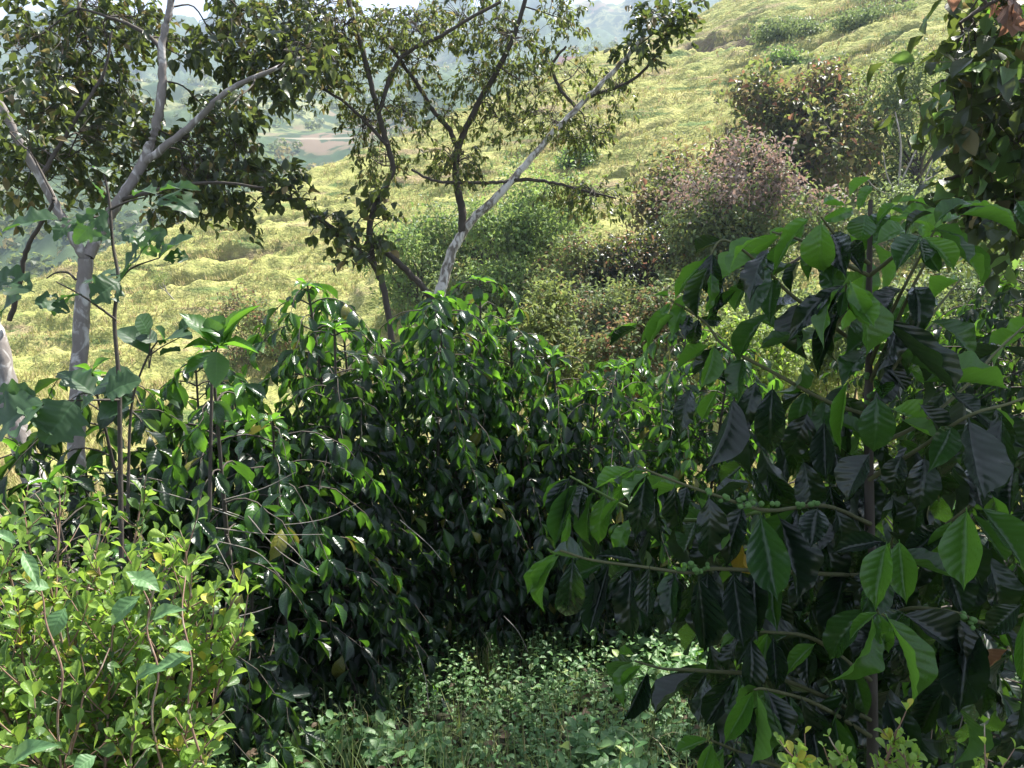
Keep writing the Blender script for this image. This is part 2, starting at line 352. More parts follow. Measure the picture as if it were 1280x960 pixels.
def leaf_tpl(kind, nl, nw, bend=.5, fold=.25, wave=.03, quilt=0., seed=0, holes=0, curl=0.):
    rg = np.random.default_rng(seed)
    t = np.linspace(0, 1, nl+1); w_ = shape_w(kind, t)
    ang = .25 - bend*t**1.2
    dy = np.cos(ang)/nl; dz = np.sin(ang)/nl
    y = np.concatenate([[0], np.cumsum(dy[1:])]); z = np.concatenate([[0], np.cumsum(dz[1:])])
    side = np.cumsum(rg.normal(0, .004, nl+1))
    j = np.linspace(-1, 1, nw+1)
    T, J = np.meshgrid(t, j, indexing='ij'); Wm = w_[:,None]
    ph = rg.uniform(0, 6.28); 
    X = .5*Wm*J + side[:,None]
    Z = z[:,None] + fold*np.abs(.5*Wm*J)*(1-curl*np.abs(J)) + wave*.45*np.sin(T*23+ph+np.sign(J)*1.3)*J**2*Wm + wave*1.2*np.sin(T*9+ph*2)*J*Wm*.6
    if quilt: Z = Z + quilt*np.abs(np.sin(PI*9*(T-.17*np.abs(J))))*np.minimum(Wm, 1)*(1-.6*np.abs(J))
    Y = y[:,None] + 0*X
    V = np.stack([X, Y, Z], -1).reshape(-1, 3); UV = np.stack([J*.5+.5, T], -1).reshape(-1, 2)
    ix = np.arange((nl+1)*(nw+1)).reshape(nl+1, nw+1)
    F = np.stack([ix[:-1,:-1], ix[:-1,1:], ix[1:,1:], ix[1:,:-1]], -1).reshape(-1, 4)
    if holes:
        fc = V[F].mean(1); keep = np.ones(len(F), bool)
        for k in range(holes):
            c = np.array([rg.uniform(-.38, .38), rg.uniform(.25, .95)]); r = rg.uniform(.03, .075)
            keep &= ((fc[:,0]-c[0])**2 + ((fc[:,1]-c[1])*.8)**2) > r*r
        F = F[keep]
    return V, F, UV
T = {}
T['coffee_hi'] = [leaf_tpl('coffee', 36, 10, b, f, wv, .010, k) for k, (b, f, wv) in enumerate([(.6,.45,.04), (1.1,.35,.06), (.3,.6,.05), (1.6,.4,.05), (.9,.2,.08), (-.3,.5,.05)])]
T['coffee_mid'] = [leaf_tpl('coffee', 8, 4, b, f, .04, 0, k+20) for k, (b, f) in enumerate([(.6,.3), (1.1,.2), (.2,.35), (1.5,.1)])]
T['ovate'] = [leaf_tpl('ovate', 6, 2, b, f, .05, 0, k+30) for k, (b, f) in enumerate([(.5,.3), (1.0,.3), (.1,.2)])]
T['ovate_lo'] = [leaf_tpl('ovate', 3, 2, b, f, .03, 0, k+40) for k, (b, f) in enumerate([(.5,.3), (1.0,.3), (.1,.2)])]
T['lance_lo'] = [leaf_tpl('lance', 3, 2, b, f, .03, 0, k+50) for k, (b, f) in enumerate([(.6,.3), (1.1,.3)])]
T['obovate'] = [leaf_tpl('obovate', 7, 4, b, f, .02, 0, k+60) for k, (b, f) in enumerate([(.3,.35), (.7,.2), (-.3,.3)])]
T['round'] = [leaf_tpl('round', 8, 4, b, f, .04, 0, k+70) for k, (b, f) in enumerate([(.5,.3), (.2,.1), (1.0,.2)])]
T['lobed'] = [leaf_tpl('lobed', 44, 22, b, f, .05, .006, k+80, holes=h) for k, (b, f, h) in enumerate([(.5,.2,0), (.8,.1,9), (.2,.2,16), (1.0,.15,4)])]
T['blade'] = [leaf_tpl('blade', 5, 1, b, 0, 0, 0, k+90) for k, b in enumerate([.8, 1.6, 2.3, .3])]
T['weedleaf'] = [leaf_tpl('lance', 14, 6, b, f, .04, .004, k+95) for k, (b, f) in enumerate([(.5,.2), (.9,.2)])]

def frames(d, n):
    d = nrm(d); n = np.asarray(n, float)
    x = nrm(np.cross(d, n)); z = np.cross(x, d)
    return np.stack([x, d, z], -1)        # columns X, Y, Z
_meshcache = {}
class Leaves:
    """collects leaves; the largest seen ones become leaf objects, the rest one joined part"""
    def __init__(s): s.p=[]; s.d=[]; s.n=[]; s.l=[]; s.w=[]; s.t=[]; s.m=[]
    def add(s, p, d, n, l, w, tpl, mat):
        s.p.append(p); s.d.append(d); s.n.append(n); s.l.append(l); s.w.append(w); s.t.append(tpl); s.m.append(mat)
    def build(s, root, rootloc, limit=300, minpx=8.5, name='leaf', joined='foliage', lowtpl=None, keep_all=False):
        if not s.p: return
        p = np.array(s.p, float); fr = frames(np.array(s.d, float), np.array(s.n, float)); l = np.array(s.l); w_ = np.array(s.w)
        N = len(p); rnd = RNG.random(N)
        cen = p + fr[:,:,1]*l[:,None]*.5
        u, v, z = proj(cen); app = np.where((z > .1) & (u > -10) & (u < 1290) & (v > -10) & (v < 970), l*FPX/np.maximum(z, .1), 0)
        order = np.argsort(-app); pick = [i for i in order[:limit] if app[i] >= minpx]
        ps = set(pick)
        for i in pick:
            k = int(rnd[i]*997) % len(T[s.t[i]])
            key = (s.t[i], k, s.m[i])
            if key not in _meshcache:
                V, F, UV = T[s.t[i]][k]; _meshcache[key] = mesh_np('leaf', V, F, M[s.m[i]], uv=UV)
            o = bpy.data.objects.new(name, _meshcache[key]); COL.objects.link(o); o.parent = root
            A = fr[i] @ np.diag([w_[i], l[i], l[i]])
            mt = np.eye(4); mt[:3,:3] = A; mt[:3,3] = p[i]-rootloc
            o.matrix_local = Matrix(mt.tolist())
        rest = np.array([i for i in range(N) if i not in ps], int)
        if len(rest) == 0: return
        mats = sorted(set(s.m[i] for i in rest)); VV=[]; FF=[]; UU=[]; RR=[]; MI=[]; off=0
        keys = {}
        for i in rest:
            tp = s.t[i]
            if lowtpl and app[i] < 14: tp = lowtpl
            keys.setdefault((tp, int(rnd[i]*997) % len(T[tp]), s.m[i]), []).append(i)
        for (tp, k, m_), ii in keys.items():
            V, F, UV = T[tp][k]; ii = np.array(ii)
            A = fr[ii]*np.stack([w_[ii], l[ii], l[ii]], -1)[:,None,:]
            W = np.einsum('nij,vj->nvi', A, V) + (p[ii]-rootloc)[:,None,:]
            nv = len(V)
            VV.append(W.reshape(-1,3)); FF.append((F[None] + (np.arange(len(ii))*nv)[:,None,None]).reshape(-1,4)+off)
            UU.append(np.tile(UV, (len(ii),1))); RR.append(np.repeat(rnd[ii], nv)); MI.append(np.full(len(F)*len(ii), mats.index(m_)))
            off += nv*len(ii)
        me = mesh_np(joined, np.concatenate(VV), np.concatenate(FF), [M[x] for x in mats], np.concatenate(MI), np.concatenate(UU), np.concatenate(RR))
        link(joined, me, root, kind='stuff')

def smooth_path(pts, k=5):
    pts = np.asarray(pts, float)
    if len(pts) < 3: 
        t = np.linspace(0, 1, k+1)[:,None]; return pts[0]*(1-t)+pts[-1]*t
    q = np.vstack([2*pts[0]-pts[1], pts, 2*pts[-1]-pts[-2]]); out = []
    for i in range(1, len(q)-2):
        for a in np.linspace(0, 1, k, endpoint=False):
            p0, p1, p2, p3 = q[i-1], q[i], q[i+1], q[i+2]
            out.append(.5*((2*p1)+(-p0+p2)*a+(2*p0-5*p1+4*p2-p3)*a*a+(-p0+3*p1-3*p2+p3)*a**3))
    out.append(pts[-1]); return np.array(out)
class Tubes:
    def __init__(s): s.V=[]; s.F=[]; s.off=0
    def add(s, pts, r, sides=6, wob=0.):
        pts = np.asarray(pts, float); n = len(pts); r = np.broadcast_to(r, (n,)) if np.ndim(r) else np.full(n, r)
        tg = nrm(np.gradient(pts, axis=0)); ref = np.array([.3,.2,1.]) if abs(tg[0][2]) < .9 else np.array([1.,.1,0])
        a = nrm(np.cross(tg, ref)); b = np.cross(tg, a)
        an = np.linspace(0, 2*PI, sides, endpoint=False)
        rr = r[:,None]*(1+wob*RNG.normal(0, 1, (n, sides)))
        V = pts[:,None] + (a[:,None]*np.cos(an)[None,:,None] + b[:,None]*np.sin(an)[None,:,None])*rr[...,None]
        ix = np.arange(n*sides).reshape(n, sides)+s.off
        nx_ = np.roll(ix, -1, 1)
        F = np.stack([ix[:-1], nx_[:-1], nx_[1:], ix[1:]], -1).reshape(-1, 4)
        s.V.append(V.reshape(-1,3)); s.F.append(F); s.off += n*sides
    def build(s, name, mat, root, loc, kind=None):
        if not s.V: return
        me = mesh_np(name, np.concatenate(s.V)-loc, np.concatenate(s.F), mat)
        return link(name, me, root, kind=kind)

# ------------------------------------------------------------------ coffee bush generator
def coffee(label, base, hgt, rad, leaf, seed, group='coffee bushes on the slope', stems=2, step=.07, matl='coffee_far', top_new=.65, keep=.62, cat='coffee bush', lean=(0,0), tmin=.08, limit=300):
    rg = np.random.default_rng(seed); base = np.asarray(base, float)
    root = thing('coffee_bush', label, cat, base, group)
    lv = Leaves(); br = Tubes()
    for k in range(stems):
        a0 = rg.uniform(0, 2*PI); off = np.array([math.cos(a0), math.sin(a0), 0])*rad*(.55 if stems > 1 else .0)
        H = hgt*(1 if k == 0 else rg.uniform(.82, .98))
        pts = smooth_path([base+off*.15-np.array([0,0,.1]), base+off*.6+np.array([lean[0]*.4, lean[1]*.4, H*.45]), base+off+np.array([lean[0], lean[1], H])], 12)
        st = Tubes(); st.add(pts, np.linspace(.02, .006, len(pts))*(hgt/2.2)**.5, 8, .04); st.build('stem', M['bark_dark'], root, base)
        az = rg.uniform(0, PI); nn = int(H*(1-tmin)/step)
        for i in range(nn):
            t = tmin + (1-tmin)*(i+.5)/nn
            p0 = pts[int(t*(len(pts)-1))]; fr_ = t*(len(pts)-1)-int(t*(len(pts)-1)); 
            if int(t*(len(pts)-1))+1 < len(pts): p0 = p0*(1-fr_)+pts[int(t*(len(pts)-1))+1]*fr_
            az += PI/2 + rg.normal(0, .25)
            for sd in (0, PI):
                a = az+sd+rg.normal(0, .15); L_ = rad*(.7+.3*math.sin(PI*min(1, t*.7+.2)))*min(1, (1-t)*3.5+.60)*rg.uniform(.65, 1.2)
                if rg.random() > .93: continue
                out = np.array([math.cos(a), math.sin(a), 0]); m = 7
                q = np.linspace(0, 1, m+1); up0 = .45+.25*t
                path = p0 + out*(L_*q)[:,None]*1.0 + np.array([0,0,1.])*(L_*(up0*q - (up0+.30+rg.uniform(-.1,.35))*q**2))[:,None]
                path = path + rg.normal(0, .008, path.shape)*q[:,None]
                br.add(path, np.linspace(.005, .002, m+1), 4)
                sl = .058; nl_ = max(2, int(L_/sl)); start = .25 if L_ > .3 else .1
                for j in range(nl_+1):
                    f = start+(1-start)*j/nl_; fi = min(f*m, m-1e-3); ii = int(fi); pp = path[ii]*(1-fi+ii)+path[ii+1]*(fi-ii)
                    dr = nrm(path[ii+1]-path[ii]); sdv = nrm(np.cross(dr, [0,0,1]))
                    tipf = j >= nl_-1
                    if j == nl_:      # umbrella of leaves at the twig end
                        for e_ in range(4):
                            a_ = e_*1.57+rg.uniform(0,1); dd = dr*.5+sdv*math.cos(a_)*.8+np.cross(sdv, dr)*math.sin(a_)*.4+np.array([0,0,-.55]); l_ = leaf*rg.uniform(.7,1.05)
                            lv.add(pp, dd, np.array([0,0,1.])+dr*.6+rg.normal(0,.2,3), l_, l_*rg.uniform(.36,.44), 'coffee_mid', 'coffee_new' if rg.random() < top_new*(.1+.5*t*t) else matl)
                    for sg in (-1, 1):
                        if rg.random() > keep and not tipf: continue
                        dd = dr*(.5+.5*tipf)+sdv*sg*rg.uniform(.4, .9)*(1-.3*tipf)+np.array([0,0,-1.])*rg.uniform(.25, 1.25)+rg.normal(0,.15,3)
                        nn_ = np.array([0,0,1.])+dr*.5+rg.normal(0,.28,3)
                        l_ = leaf*1.0*rg.uniform(.55, 1.15)*(.75 if tipf else 1)
                        new = (rg.random() < top_new*(.12+.88*t**2)) if tipf else (rg.random() < .03+.12*top_new*t**3)  # young leaves; more of them upward also paints the sunlit tops brighter
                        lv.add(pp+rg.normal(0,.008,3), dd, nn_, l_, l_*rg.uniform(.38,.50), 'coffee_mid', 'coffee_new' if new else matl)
        # crown tuft of the stem
        for j in range(8):
            a = j*2.4; dd = np.array([math.cos(a), math.sin(a), rg.uniform(-.5, .8)])
            lv.add(pts[-1], dd, np.array([0,0,1.])+rg.normal(0,.2,3), leaf*rg.uniform(.5,.9), leaf*.3, 'coffee_mid', 'coffee_new')
    br.build('branches', M['bark_dark'], root, base, kind='stuff')
    lv.build(root, base, limit=limit, minpx=9)
    return root

def gbase(u, d):
    """ground point under pixel column u at depth d"""
    x = d*(u-640)/FPX*1.02
    y = d*cp + .25*d*0.2
    return np.array([x, y, float(height(x, y, False))])
def bush_at(label, u, vtop, d, rad, leaf, seed, **k):
    top = P(u, vtop, d); b = np.array([top[0], top[1], float(height(top[0], top[1], False))])
    return coffee(label, b, max(.5, top[2]-b[2]-.03), rad, leaf, seed, **k)

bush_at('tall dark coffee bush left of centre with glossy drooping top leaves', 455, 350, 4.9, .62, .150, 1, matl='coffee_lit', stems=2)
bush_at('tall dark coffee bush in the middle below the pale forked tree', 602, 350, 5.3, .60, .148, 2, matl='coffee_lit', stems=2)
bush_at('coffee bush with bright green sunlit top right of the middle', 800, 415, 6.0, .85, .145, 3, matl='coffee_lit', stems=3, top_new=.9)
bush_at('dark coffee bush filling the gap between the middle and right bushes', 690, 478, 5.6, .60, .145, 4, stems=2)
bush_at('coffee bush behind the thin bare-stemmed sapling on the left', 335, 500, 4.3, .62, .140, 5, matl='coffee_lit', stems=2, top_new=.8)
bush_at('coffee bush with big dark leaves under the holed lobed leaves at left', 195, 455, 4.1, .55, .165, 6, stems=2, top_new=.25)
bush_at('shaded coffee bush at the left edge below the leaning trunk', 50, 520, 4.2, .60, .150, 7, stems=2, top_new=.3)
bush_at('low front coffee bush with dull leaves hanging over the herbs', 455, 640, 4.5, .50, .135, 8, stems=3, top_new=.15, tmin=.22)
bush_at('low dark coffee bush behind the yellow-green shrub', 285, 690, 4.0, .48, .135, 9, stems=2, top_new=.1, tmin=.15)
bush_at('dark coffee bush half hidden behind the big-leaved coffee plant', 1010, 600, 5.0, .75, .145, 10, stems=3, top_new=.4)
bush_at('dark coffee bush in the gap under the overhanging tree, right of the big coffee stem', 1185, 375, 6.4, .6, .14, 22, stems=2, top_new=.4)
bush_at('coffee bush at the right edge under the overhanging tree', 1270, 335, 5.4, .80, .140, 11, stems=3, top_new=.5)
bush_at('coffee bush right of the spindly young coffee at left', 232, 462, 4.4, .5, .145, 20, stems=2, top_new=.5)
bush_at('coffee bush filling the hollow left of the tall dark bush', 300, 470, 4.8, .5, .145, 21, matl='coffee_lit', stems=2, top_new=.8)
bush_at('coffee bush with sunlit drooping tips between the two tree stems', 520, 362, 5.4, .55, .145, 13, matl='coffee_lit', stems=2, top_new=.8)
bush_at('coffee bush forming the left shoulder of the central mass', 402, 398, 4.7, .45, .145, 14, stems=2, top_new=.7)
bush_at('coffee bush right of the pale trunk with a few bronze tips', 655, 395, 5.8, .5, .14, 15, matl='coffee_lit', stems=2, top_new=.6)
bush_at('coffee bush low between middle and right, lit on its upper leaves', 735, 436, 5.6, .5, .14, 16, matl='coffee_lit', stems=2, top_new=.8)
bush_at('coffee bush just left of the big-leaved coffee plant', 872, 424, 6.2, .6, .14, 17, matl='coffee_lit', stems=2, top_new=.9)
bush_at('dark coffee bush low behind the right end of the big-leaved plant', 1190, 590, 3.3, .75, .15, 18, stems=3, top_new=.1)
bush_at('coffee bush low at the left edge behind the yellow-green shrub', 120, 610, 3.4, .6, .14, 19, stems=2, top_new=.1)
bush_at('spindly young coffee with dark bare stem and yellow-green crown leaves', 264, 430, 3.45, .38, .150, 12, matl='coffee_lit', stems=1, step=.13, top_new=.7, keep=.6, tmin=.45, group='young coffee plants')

# ------------------------------------------------------------------ near coffee plant, leaves one by one
D0 = 1.62
nearloc = P(1090, 1100, D0+.1)
near = thing('coffee_plant', 'large-leaved coffee plant close by on the right with green berries', 'coffee plant', nearloc)
g = 'n'; b_ = 'd'
# (base u, base v, tip u, tip v, width px, material, depth)   n = young green, d = dark mature
NL = [(1090,222,1062,246,24,'n',1.66),(1091,232,1071,260,15,'n',1.64),(1057,257,1026,268,16,'n',1.62),(1068,262,1028,276,17,'n',1.64),(1027,276,1022,350,45,'n',1.52),
(1052,287,1044,357,40,'d',1.60),(1083,266,1076,302,38,'d',1.58),(1013,272,963,334,21,'n',1.60),(1006,280,985,312,20,'n',1.66),(984,286,964,301,10,'n',1.64),(991,330,953,372,28,'d',1.68),(1001,325,992,367,18,'d',1.72),
(948,297,902,337,28,'n',1.56),(962,310,932,373,32,'d',1.52),(957,318,898,362,22,'n',1.62),(940,350,905,392,24,'d',1.7),(885,325,838,371,20,'n',1.60),(886,330,876,396,28,'d',1.54),(888,338,886,392,18,'n',1.58),(907,343,890,397,22,'d',1.66),(866,364,844,407,18,'n',1.62),
(840,377,800,428,16,'n',1.62),(844,393,812,440,15,'n',1.60),(798,404,758,420,13,'n',1.64),(797,410,762,436,13,'d',1.62),(835,370,823,366,7,'n',1.6),(922,361,884,399,15,'d',1.66),(862,393,855,420,18,'d',1.6),(872,398,905,402,16,'d',1.7),
(964,390,904,456,28,'d',1.58),(985,416,944,412,17,'d',1.66),(1004,419,958,453,17,'d',1.6),(888,430,845,476,20,'n',1.66),(893,431,877,483,28,'n',1.60),(893,470,926,478,21,'d',1.62),
(917,496,884,583,46,'d',1.54),(946,474,920,548,30,'d',1.60),(950,480,930,608,38,'d',1.62),(966,481,960,580,40,'d',1.57),(1006,449,984,508,30,'d',1.64),(1010,514,984,574,44,'d',1.62),(1030,524,1037,594,32,'d',1.60),
(1060,474,1050,562,18,'n',1.48),(864,484,848,543,28,'d',1.66),(898,486,880,524,20,'n',1.60),(1044,358,984,421,27,'d',1.52),(1051,358,1021,430,21,'n',1.50),(1062,350,1087,410,28,'n',1.46),(1072,362,1083,442,54,'n',1.52),
(1100,394,1150,504,36,'d',1.56),(1055,372,1010,470,24,'d',1.62),(1056,362,1048,400,14,'d',1.5),(1150,294,1122,342,34,'d',1.50),(1154,296,1192,338,30,'n',1.48),(1151,304,1174,340,22,'d',1.54),(1160,290,1215,302,26,'d',1.54),(1184,309,1238,350,18,'n',1.54),(1200,306,1248,356,20,'d',1.58),
(1132,288,1098,297,30,'n',1.60),(1168,282,1212,238,25,'d',1.52),(1168,266,1120,284,13,'d',1.54),(1195,262,1249,256,12,'n',1.58),(1198,268,1272,292,17,'n',1.54),(1118,254,1163,252,10,'n',1.62),(1119,255,1094,273,14,'n',1.64),(1175,279,1202,268,13,'n',1.52),(1162,272,1128,268,22,'n',1.6),
(1153,297,1152,278,9,'n',1.48),(1152,478,1252,496,42,'n',1.60),(1188,490,1213,524,26,'d',1.58),(1148,504,1174,550,38,'d',1.54),(1126,524,1162,562,36,'n',1.64),(1210,522,1204,628,64,'d',1.46),(1252,520,1264,614,60,'d',1.47),(1096,494,1094,574,46,'d',1.54),
(1088,566,1058,624,48,'d',1.52),(1128,568,1112,618,34,'d',1.58),(1156,570,1150,642,42,'d',1.56),
# branch with berries, first cluster
(792,585,750,624,22,'n',1.50),(796,585,764,630,15,'n',1.46),(808,591,794,674,34,'d',1.46),(776,624,746,654,12,'n',1.52),(790,648,767,692,24,'n',1.54),(802,660,783,694,28,'d',1.56),(822,600,820,684,28,'d',1.54),(844,604,850,677,30,'d',1.48),
(886,618,886,704,46,'d',1.50),(870,618,882,700,34,'n',1.55),(918,636,942,735,40,'y',1.58),(950,641,970,742,54,'d',1.46),(972,642,988,750,46,'d',1.56),(1022,634,1014,684,38,'d',1.52),(1044,636,1060,700,36,'d',1.58),
# second
(712,596,684,640,15,'n',1.54),(722,602,697,682,28,'d',1.52),(713,638,704,694,12,'n',1.55),(744,611,722,694,22,'d',1.56),(758,612,742,680,26,'d',1.62),(770,632,752,700,28,'d',1.64),(712,600,700,612,9,'n',1.53),
# third
(697,690,653,743,22,'n',1.46),(701,691,665,768,26,'n',1.45),(716,697,708,790,38,'d',1.42),(736,699,724,775,24,'d',1.5),(762,701,747,785,32,'d',1.5),(790,706,785,806,38,'d',1.48),(812,707,816,758,28,'d',1.42),(796,702,746,694,18,'d',1.5),(846,716,824,795,34,'d',1.48),(872,717,876,806,42,'d',1.45),(900,714,872,816,38,'d',1.52),(916,714,926,804,44,'d',1.50),
# right and lower clusters
(1107,676,1042,690,27,'d',1.46),(1109,677,1094,760,40,'n',1.42),(1124,674,1132,752,38,'n',1.44),(1113,677,1108,704,18,'n',1.42),(1208,634,1213,734,50,'n',1.42),(1224,632,1272,708,40,'d',1.46),(1214,640,1240,700,24,'d',1.5),(1240,618,1252,666,18,'n',1.46),
(1099,764,1062,799,15,'n',1.38),(1091,766,1057,865,40,'n',1.40),(1106,767,1141,878,48,'n',1.38),(1100,766,1098,810,15,'n',1.37),(1084,759,1028,826,42,'d',1.46),(1126,766,1193,822,54,'d',1.46),(1216,774,1200,884,58,'d',1.46),(1277,755,1236,792,36,'d',1.40),(1280,768,1275,846,32,'n',1.38),
(1260,810,1236,858,26,'b',1.44),(1278,833,1262,910,38,'d',1.42),(1190,880,1238,952,46,'d',1.44),(956,788,936,789,14,'n',1.50),(939,796,935,866,34,'d',1.46),(966,794,970,858,28,'d',1.50),(1020,804,984,842,22,'n',1.50),(932,790,898,808,12,'n',1.54),(925,792,905,850,28,'d',1.56),
(943,862,906,928,27,'n',1.42),(946,864,930,948,27,'n',1.40),(958,861,973,928,34,'d',1.42),(1000,868,1009,948,36,'d',1.48),(887,923,849,947,18,'n',1.40),(890,928,872,976,20,'n',1.38),(794,818,769,827,15,'n',1.54),(803,831,769,859,13,'n',1.52),(870,838,838,905,36,'d',1.46),(846,838,820,892,28,'d',1.52),(810,836,777,898,22,'d',1.52),
(1270,250,1300,300,30,'d',1.6),(1150,620,1140,690,40,'d',1.6),(1180,700,1200,770,40,'d',1.55),(1172,690,1150,760,34,'d',1.6),(1130,900,1110,990,46,'d',1.6),(1060,860,1040,960,44,'d',1.62),(1020,690,1005,770,42,'d',1.62),(1060,700,1040,790,44,'d',1.66),(990,760,1010,850,40,'d',1.66),(1230,690,1260,780,46,'d',1.6)]
rg = np.random.default_rng(77); lv = Leaves()
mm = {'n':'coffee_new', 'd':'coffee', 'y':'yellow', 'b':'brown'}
for (bu, bv, tu, tv, wp, mk, dd) in NL:
    p0 = P(bu, bv, dd); p1 = P(tu, tv, dd + rg.uniform(-.035, .03))
    tocam = nrm(CAMP-p0); d = p1-p0; l = np.linalg.norm(d)
    n = tocam*.75 + np.array([0,0,.8]) + rg.normal(0, .42, 3)
    lv.add(p0, d, n, l*1.08, wp*dd/FPX*.92, 'coffee_hi', 'coffee_backlit' if mk == 'd' and rg.random() < (.75 if bv < 460 else .22) else mm[mk])
# darker inner leaves hanging from the laterals
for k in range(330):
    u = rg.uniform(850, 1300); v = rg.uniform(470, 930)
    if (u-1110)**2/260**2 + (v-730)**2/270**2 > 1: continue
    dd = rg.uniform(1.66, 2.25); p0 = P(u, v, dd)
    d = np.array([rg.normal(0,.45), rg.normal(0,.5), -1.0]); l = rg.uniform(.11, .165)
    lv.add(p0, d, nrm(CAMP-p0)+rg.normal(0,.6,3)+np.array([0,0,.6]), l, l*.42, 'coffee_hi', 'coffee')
def nbranch(pts, r0, r1, mat='twig', sides=7, name='branch'):
    t = Tubes(); path = smooth_path([P(*p) for p in pts], 6); t.add(path, np.linspace(r0, r1, len(path)), sides, .06); t.build(name, M[mat], near, nearloc); return path
NB = []
NB.append(nbranch([(1092,1100,1.70),(1090,900,1.70),(1088,700,1.70),(1086,560,1.70),(1086,470,1.68),(1086,380,1.67),(1087,330,1.66),(1088,250,1.65)], .013, .0045, 'bark_dark', 10, 'stem'))
for pts in [[(1088,655,1.68),(1030,632,1.62),(960,638,1.55),(900,621,1.52),(840,600,1.49),(797,583,1.48)],
    [(960,638,1.6),(870,650,1.6),(800,640,1.57),(750,616,1.55),(712,595,1.53)],
    [(1088,720,1.66),(1000,716,1.6),(895,711,1.52),(860,716,1.5),(800,708,1.47),(740,700,1.46),(700,688,1.45)],
    [(1086,520,1.68),(1030,500,1.66),(960,462,1.63),(905,432,1.62),(880,402,1.62),(838,375,1.62)],
    [(1086,440,1.67),(1030,400,1.65),(985,365,1.64),(950,330,1.62),(905,300,1.60),(885,325,1.60)],
    [(1087,345,1.66),(1040,322,1.62),(1000,300,1.60),(965,290,1.60)], [(1087,330,1.66),(1050,300,1.6),(1027,272,1.56)],
    [(1086,405,1.67),(1060,380,1.58),(1058,355,1.5)], [(1087,345,1.66),(1120,318,1.6),(1140,295,1.52),(1152,296,1.5)],
    [(1086,460,1.68),(1110,400,1.62),(1140,340,1.56),(1170,285,1.54)], [(1087,480,1.68),(1118,410,1.62),(1148,345,1.58),(1196,266,1.56)],
    [(1086,560,1.69),(1150,530,1.66),(1210,480,1.68),(1245,440,1.72),(1300,390,1.8)], [(1086,600,1.68),(1150,560,1.6),(1210,520,1.5),(1260,505,1.5),(1300,490,1.5)],
    [(1088,500,1.68),(1110,470,1.64),(1160,400,1.66),(1200,350,1.7)],
    [(1088,700,1.66),(1150,680,1.6),(1190,650,1.5),(1212,632,1.45)], [(1088,720,1.66),(1110,690,1.5),(1116,672,1.44)],
    [(1088,800,1.66),(1100,780,1.5),(1096,762,1.42)], [(1095,790,1.62),(1130,762,1.5),(1190,765,1.46),(1240,780,1.44),(1300,760,1.42)],
    [(1088,850,1.68),(1020,800,1.56),(960,790,1.52),(930,790,1.5)], [(1088,920,1.68),(1020,880,1.55),(960,862,1.44),(942,862,1.43)],
    [(1088,900,1.68),(980,850,1.6),(872,838,1.5),(830,836,1.53),(793,826,1.54)], [(1090,980,1.7),(980,960,1.55),(888,925,1.4)]]:
    NB.append(nbranch(pts, .0048, .0020, 'twig' if pts[0][2] > 1.6 else 'twig_green'))
for path in NB[1:]:
    seg = np.linalg.norm(np.diff(path, axis=0), axis=1); Lp = seg.sum(); cum = np.concatenate([[0], np.cumsum(seg)])
    for q in np.arange(.05, Lp, .042):
        if rg.random() < .35: continue
        i = min(np.searchsorted(cum, q), len(path)-1); pp = path[i]; dr = nrm(path[i]-path[i-1]); sdv = nrm(np.cross(dr, [0,0,1]))
        tip = q/Lp > .75
        for sg in (-1, 1):
            if rg.random() < .3: continue
            dd = dr*.35+sdv*sg*rg.uniform(.25,.8)+np.array([0,0,-1])*rg.uniform(.5,1.5); l = rg.uniform(.09,.145)*(.8 if tip else 1)
            lv.add(pp, dd, np.array([0,-.35,1])+dr*.3+rg.normal(0,.35,3), l, l*rg.uniform(.36,.46), 'coffee_hi', 'coffee_new' if tip and rg.random() < .5 else ('coffee_backlit' if rg.random() < .4 else 'coffee'))
for k in range(70):        # short side shoots round the upper stem
    v = rg.uniform(255, 560); p0 = P(1087+rg.normal(0,28), v, rg.uniform(1.62,1.82)); dd = np.array([rg.normal(0,.7), rg.normal(0,.6), rg.uniform(-1.1,.1)]); l = rg.uniform(.08,.14)
    if rg.random() < .45: lv.add(p0, dd, np.array([0,-.3,1])+rg.normal(0,.4,3), l, l*.4, 'coffee_hi', 'coffee_new' if rg.random() < .35 else 'coffee_backlit')
lv.build(near, nearloc, limit=300, minpx=8)
def sphere(n1=8, n2=6):
    V = []; F = []
    for i in range(n2+1):
        a = PI*i/n2
        for j in range(n1): V.append((math.sin(a)*math.cos(2*PI*j/n1), math.sin(a)*math.sin(2*PI*j/n1), math.cos(a)*1.15))
    for i in range(n2):
        for j in range(n1): F.append((i*n1+j, (i+1)*n1+j, (i+1)*n1+(j+1)%n1, i*n1+(j+1)%n1))
    return np.array(V), np.array(F)
bm_ = mesh_np('berry', *sphere(), M['berry'])
for (u, v, d, n) in [(925,627,1.53,5),(938,630,1.53,4),(952,632,1.54,3),(965,630,1.55,2),(905,622,1.52,3),(862,708,1.50,4),(872,712,1.50,4),(884,708,1.51,3),(850,712,1.5,2),(1000,632,1.58,3),(1018,628,1.59,3),(1150,682,1.58,4),(1218,776,1.45,4),(1205,770,1.46,3),(885,616,1.52,3),(1086,470,1.66,3),(1088,500,1.66,4),(1084,530,1.66,4)]:
    for k in range(n):
        o = bpy.data.objects.new('berry', bm_); COL.objects.link(o); o.parent = near
        o.location = Vector(P(u+rg.normal(0,3), v+rg.normal(0,3), d-.01+rg.normal(0,.006))-nearloc); s_ = rg.uniform(.0042, .0062); o.scale = (s_,)*3
        o.rotation_euler = tuple(rg.uniform(0,3,3))

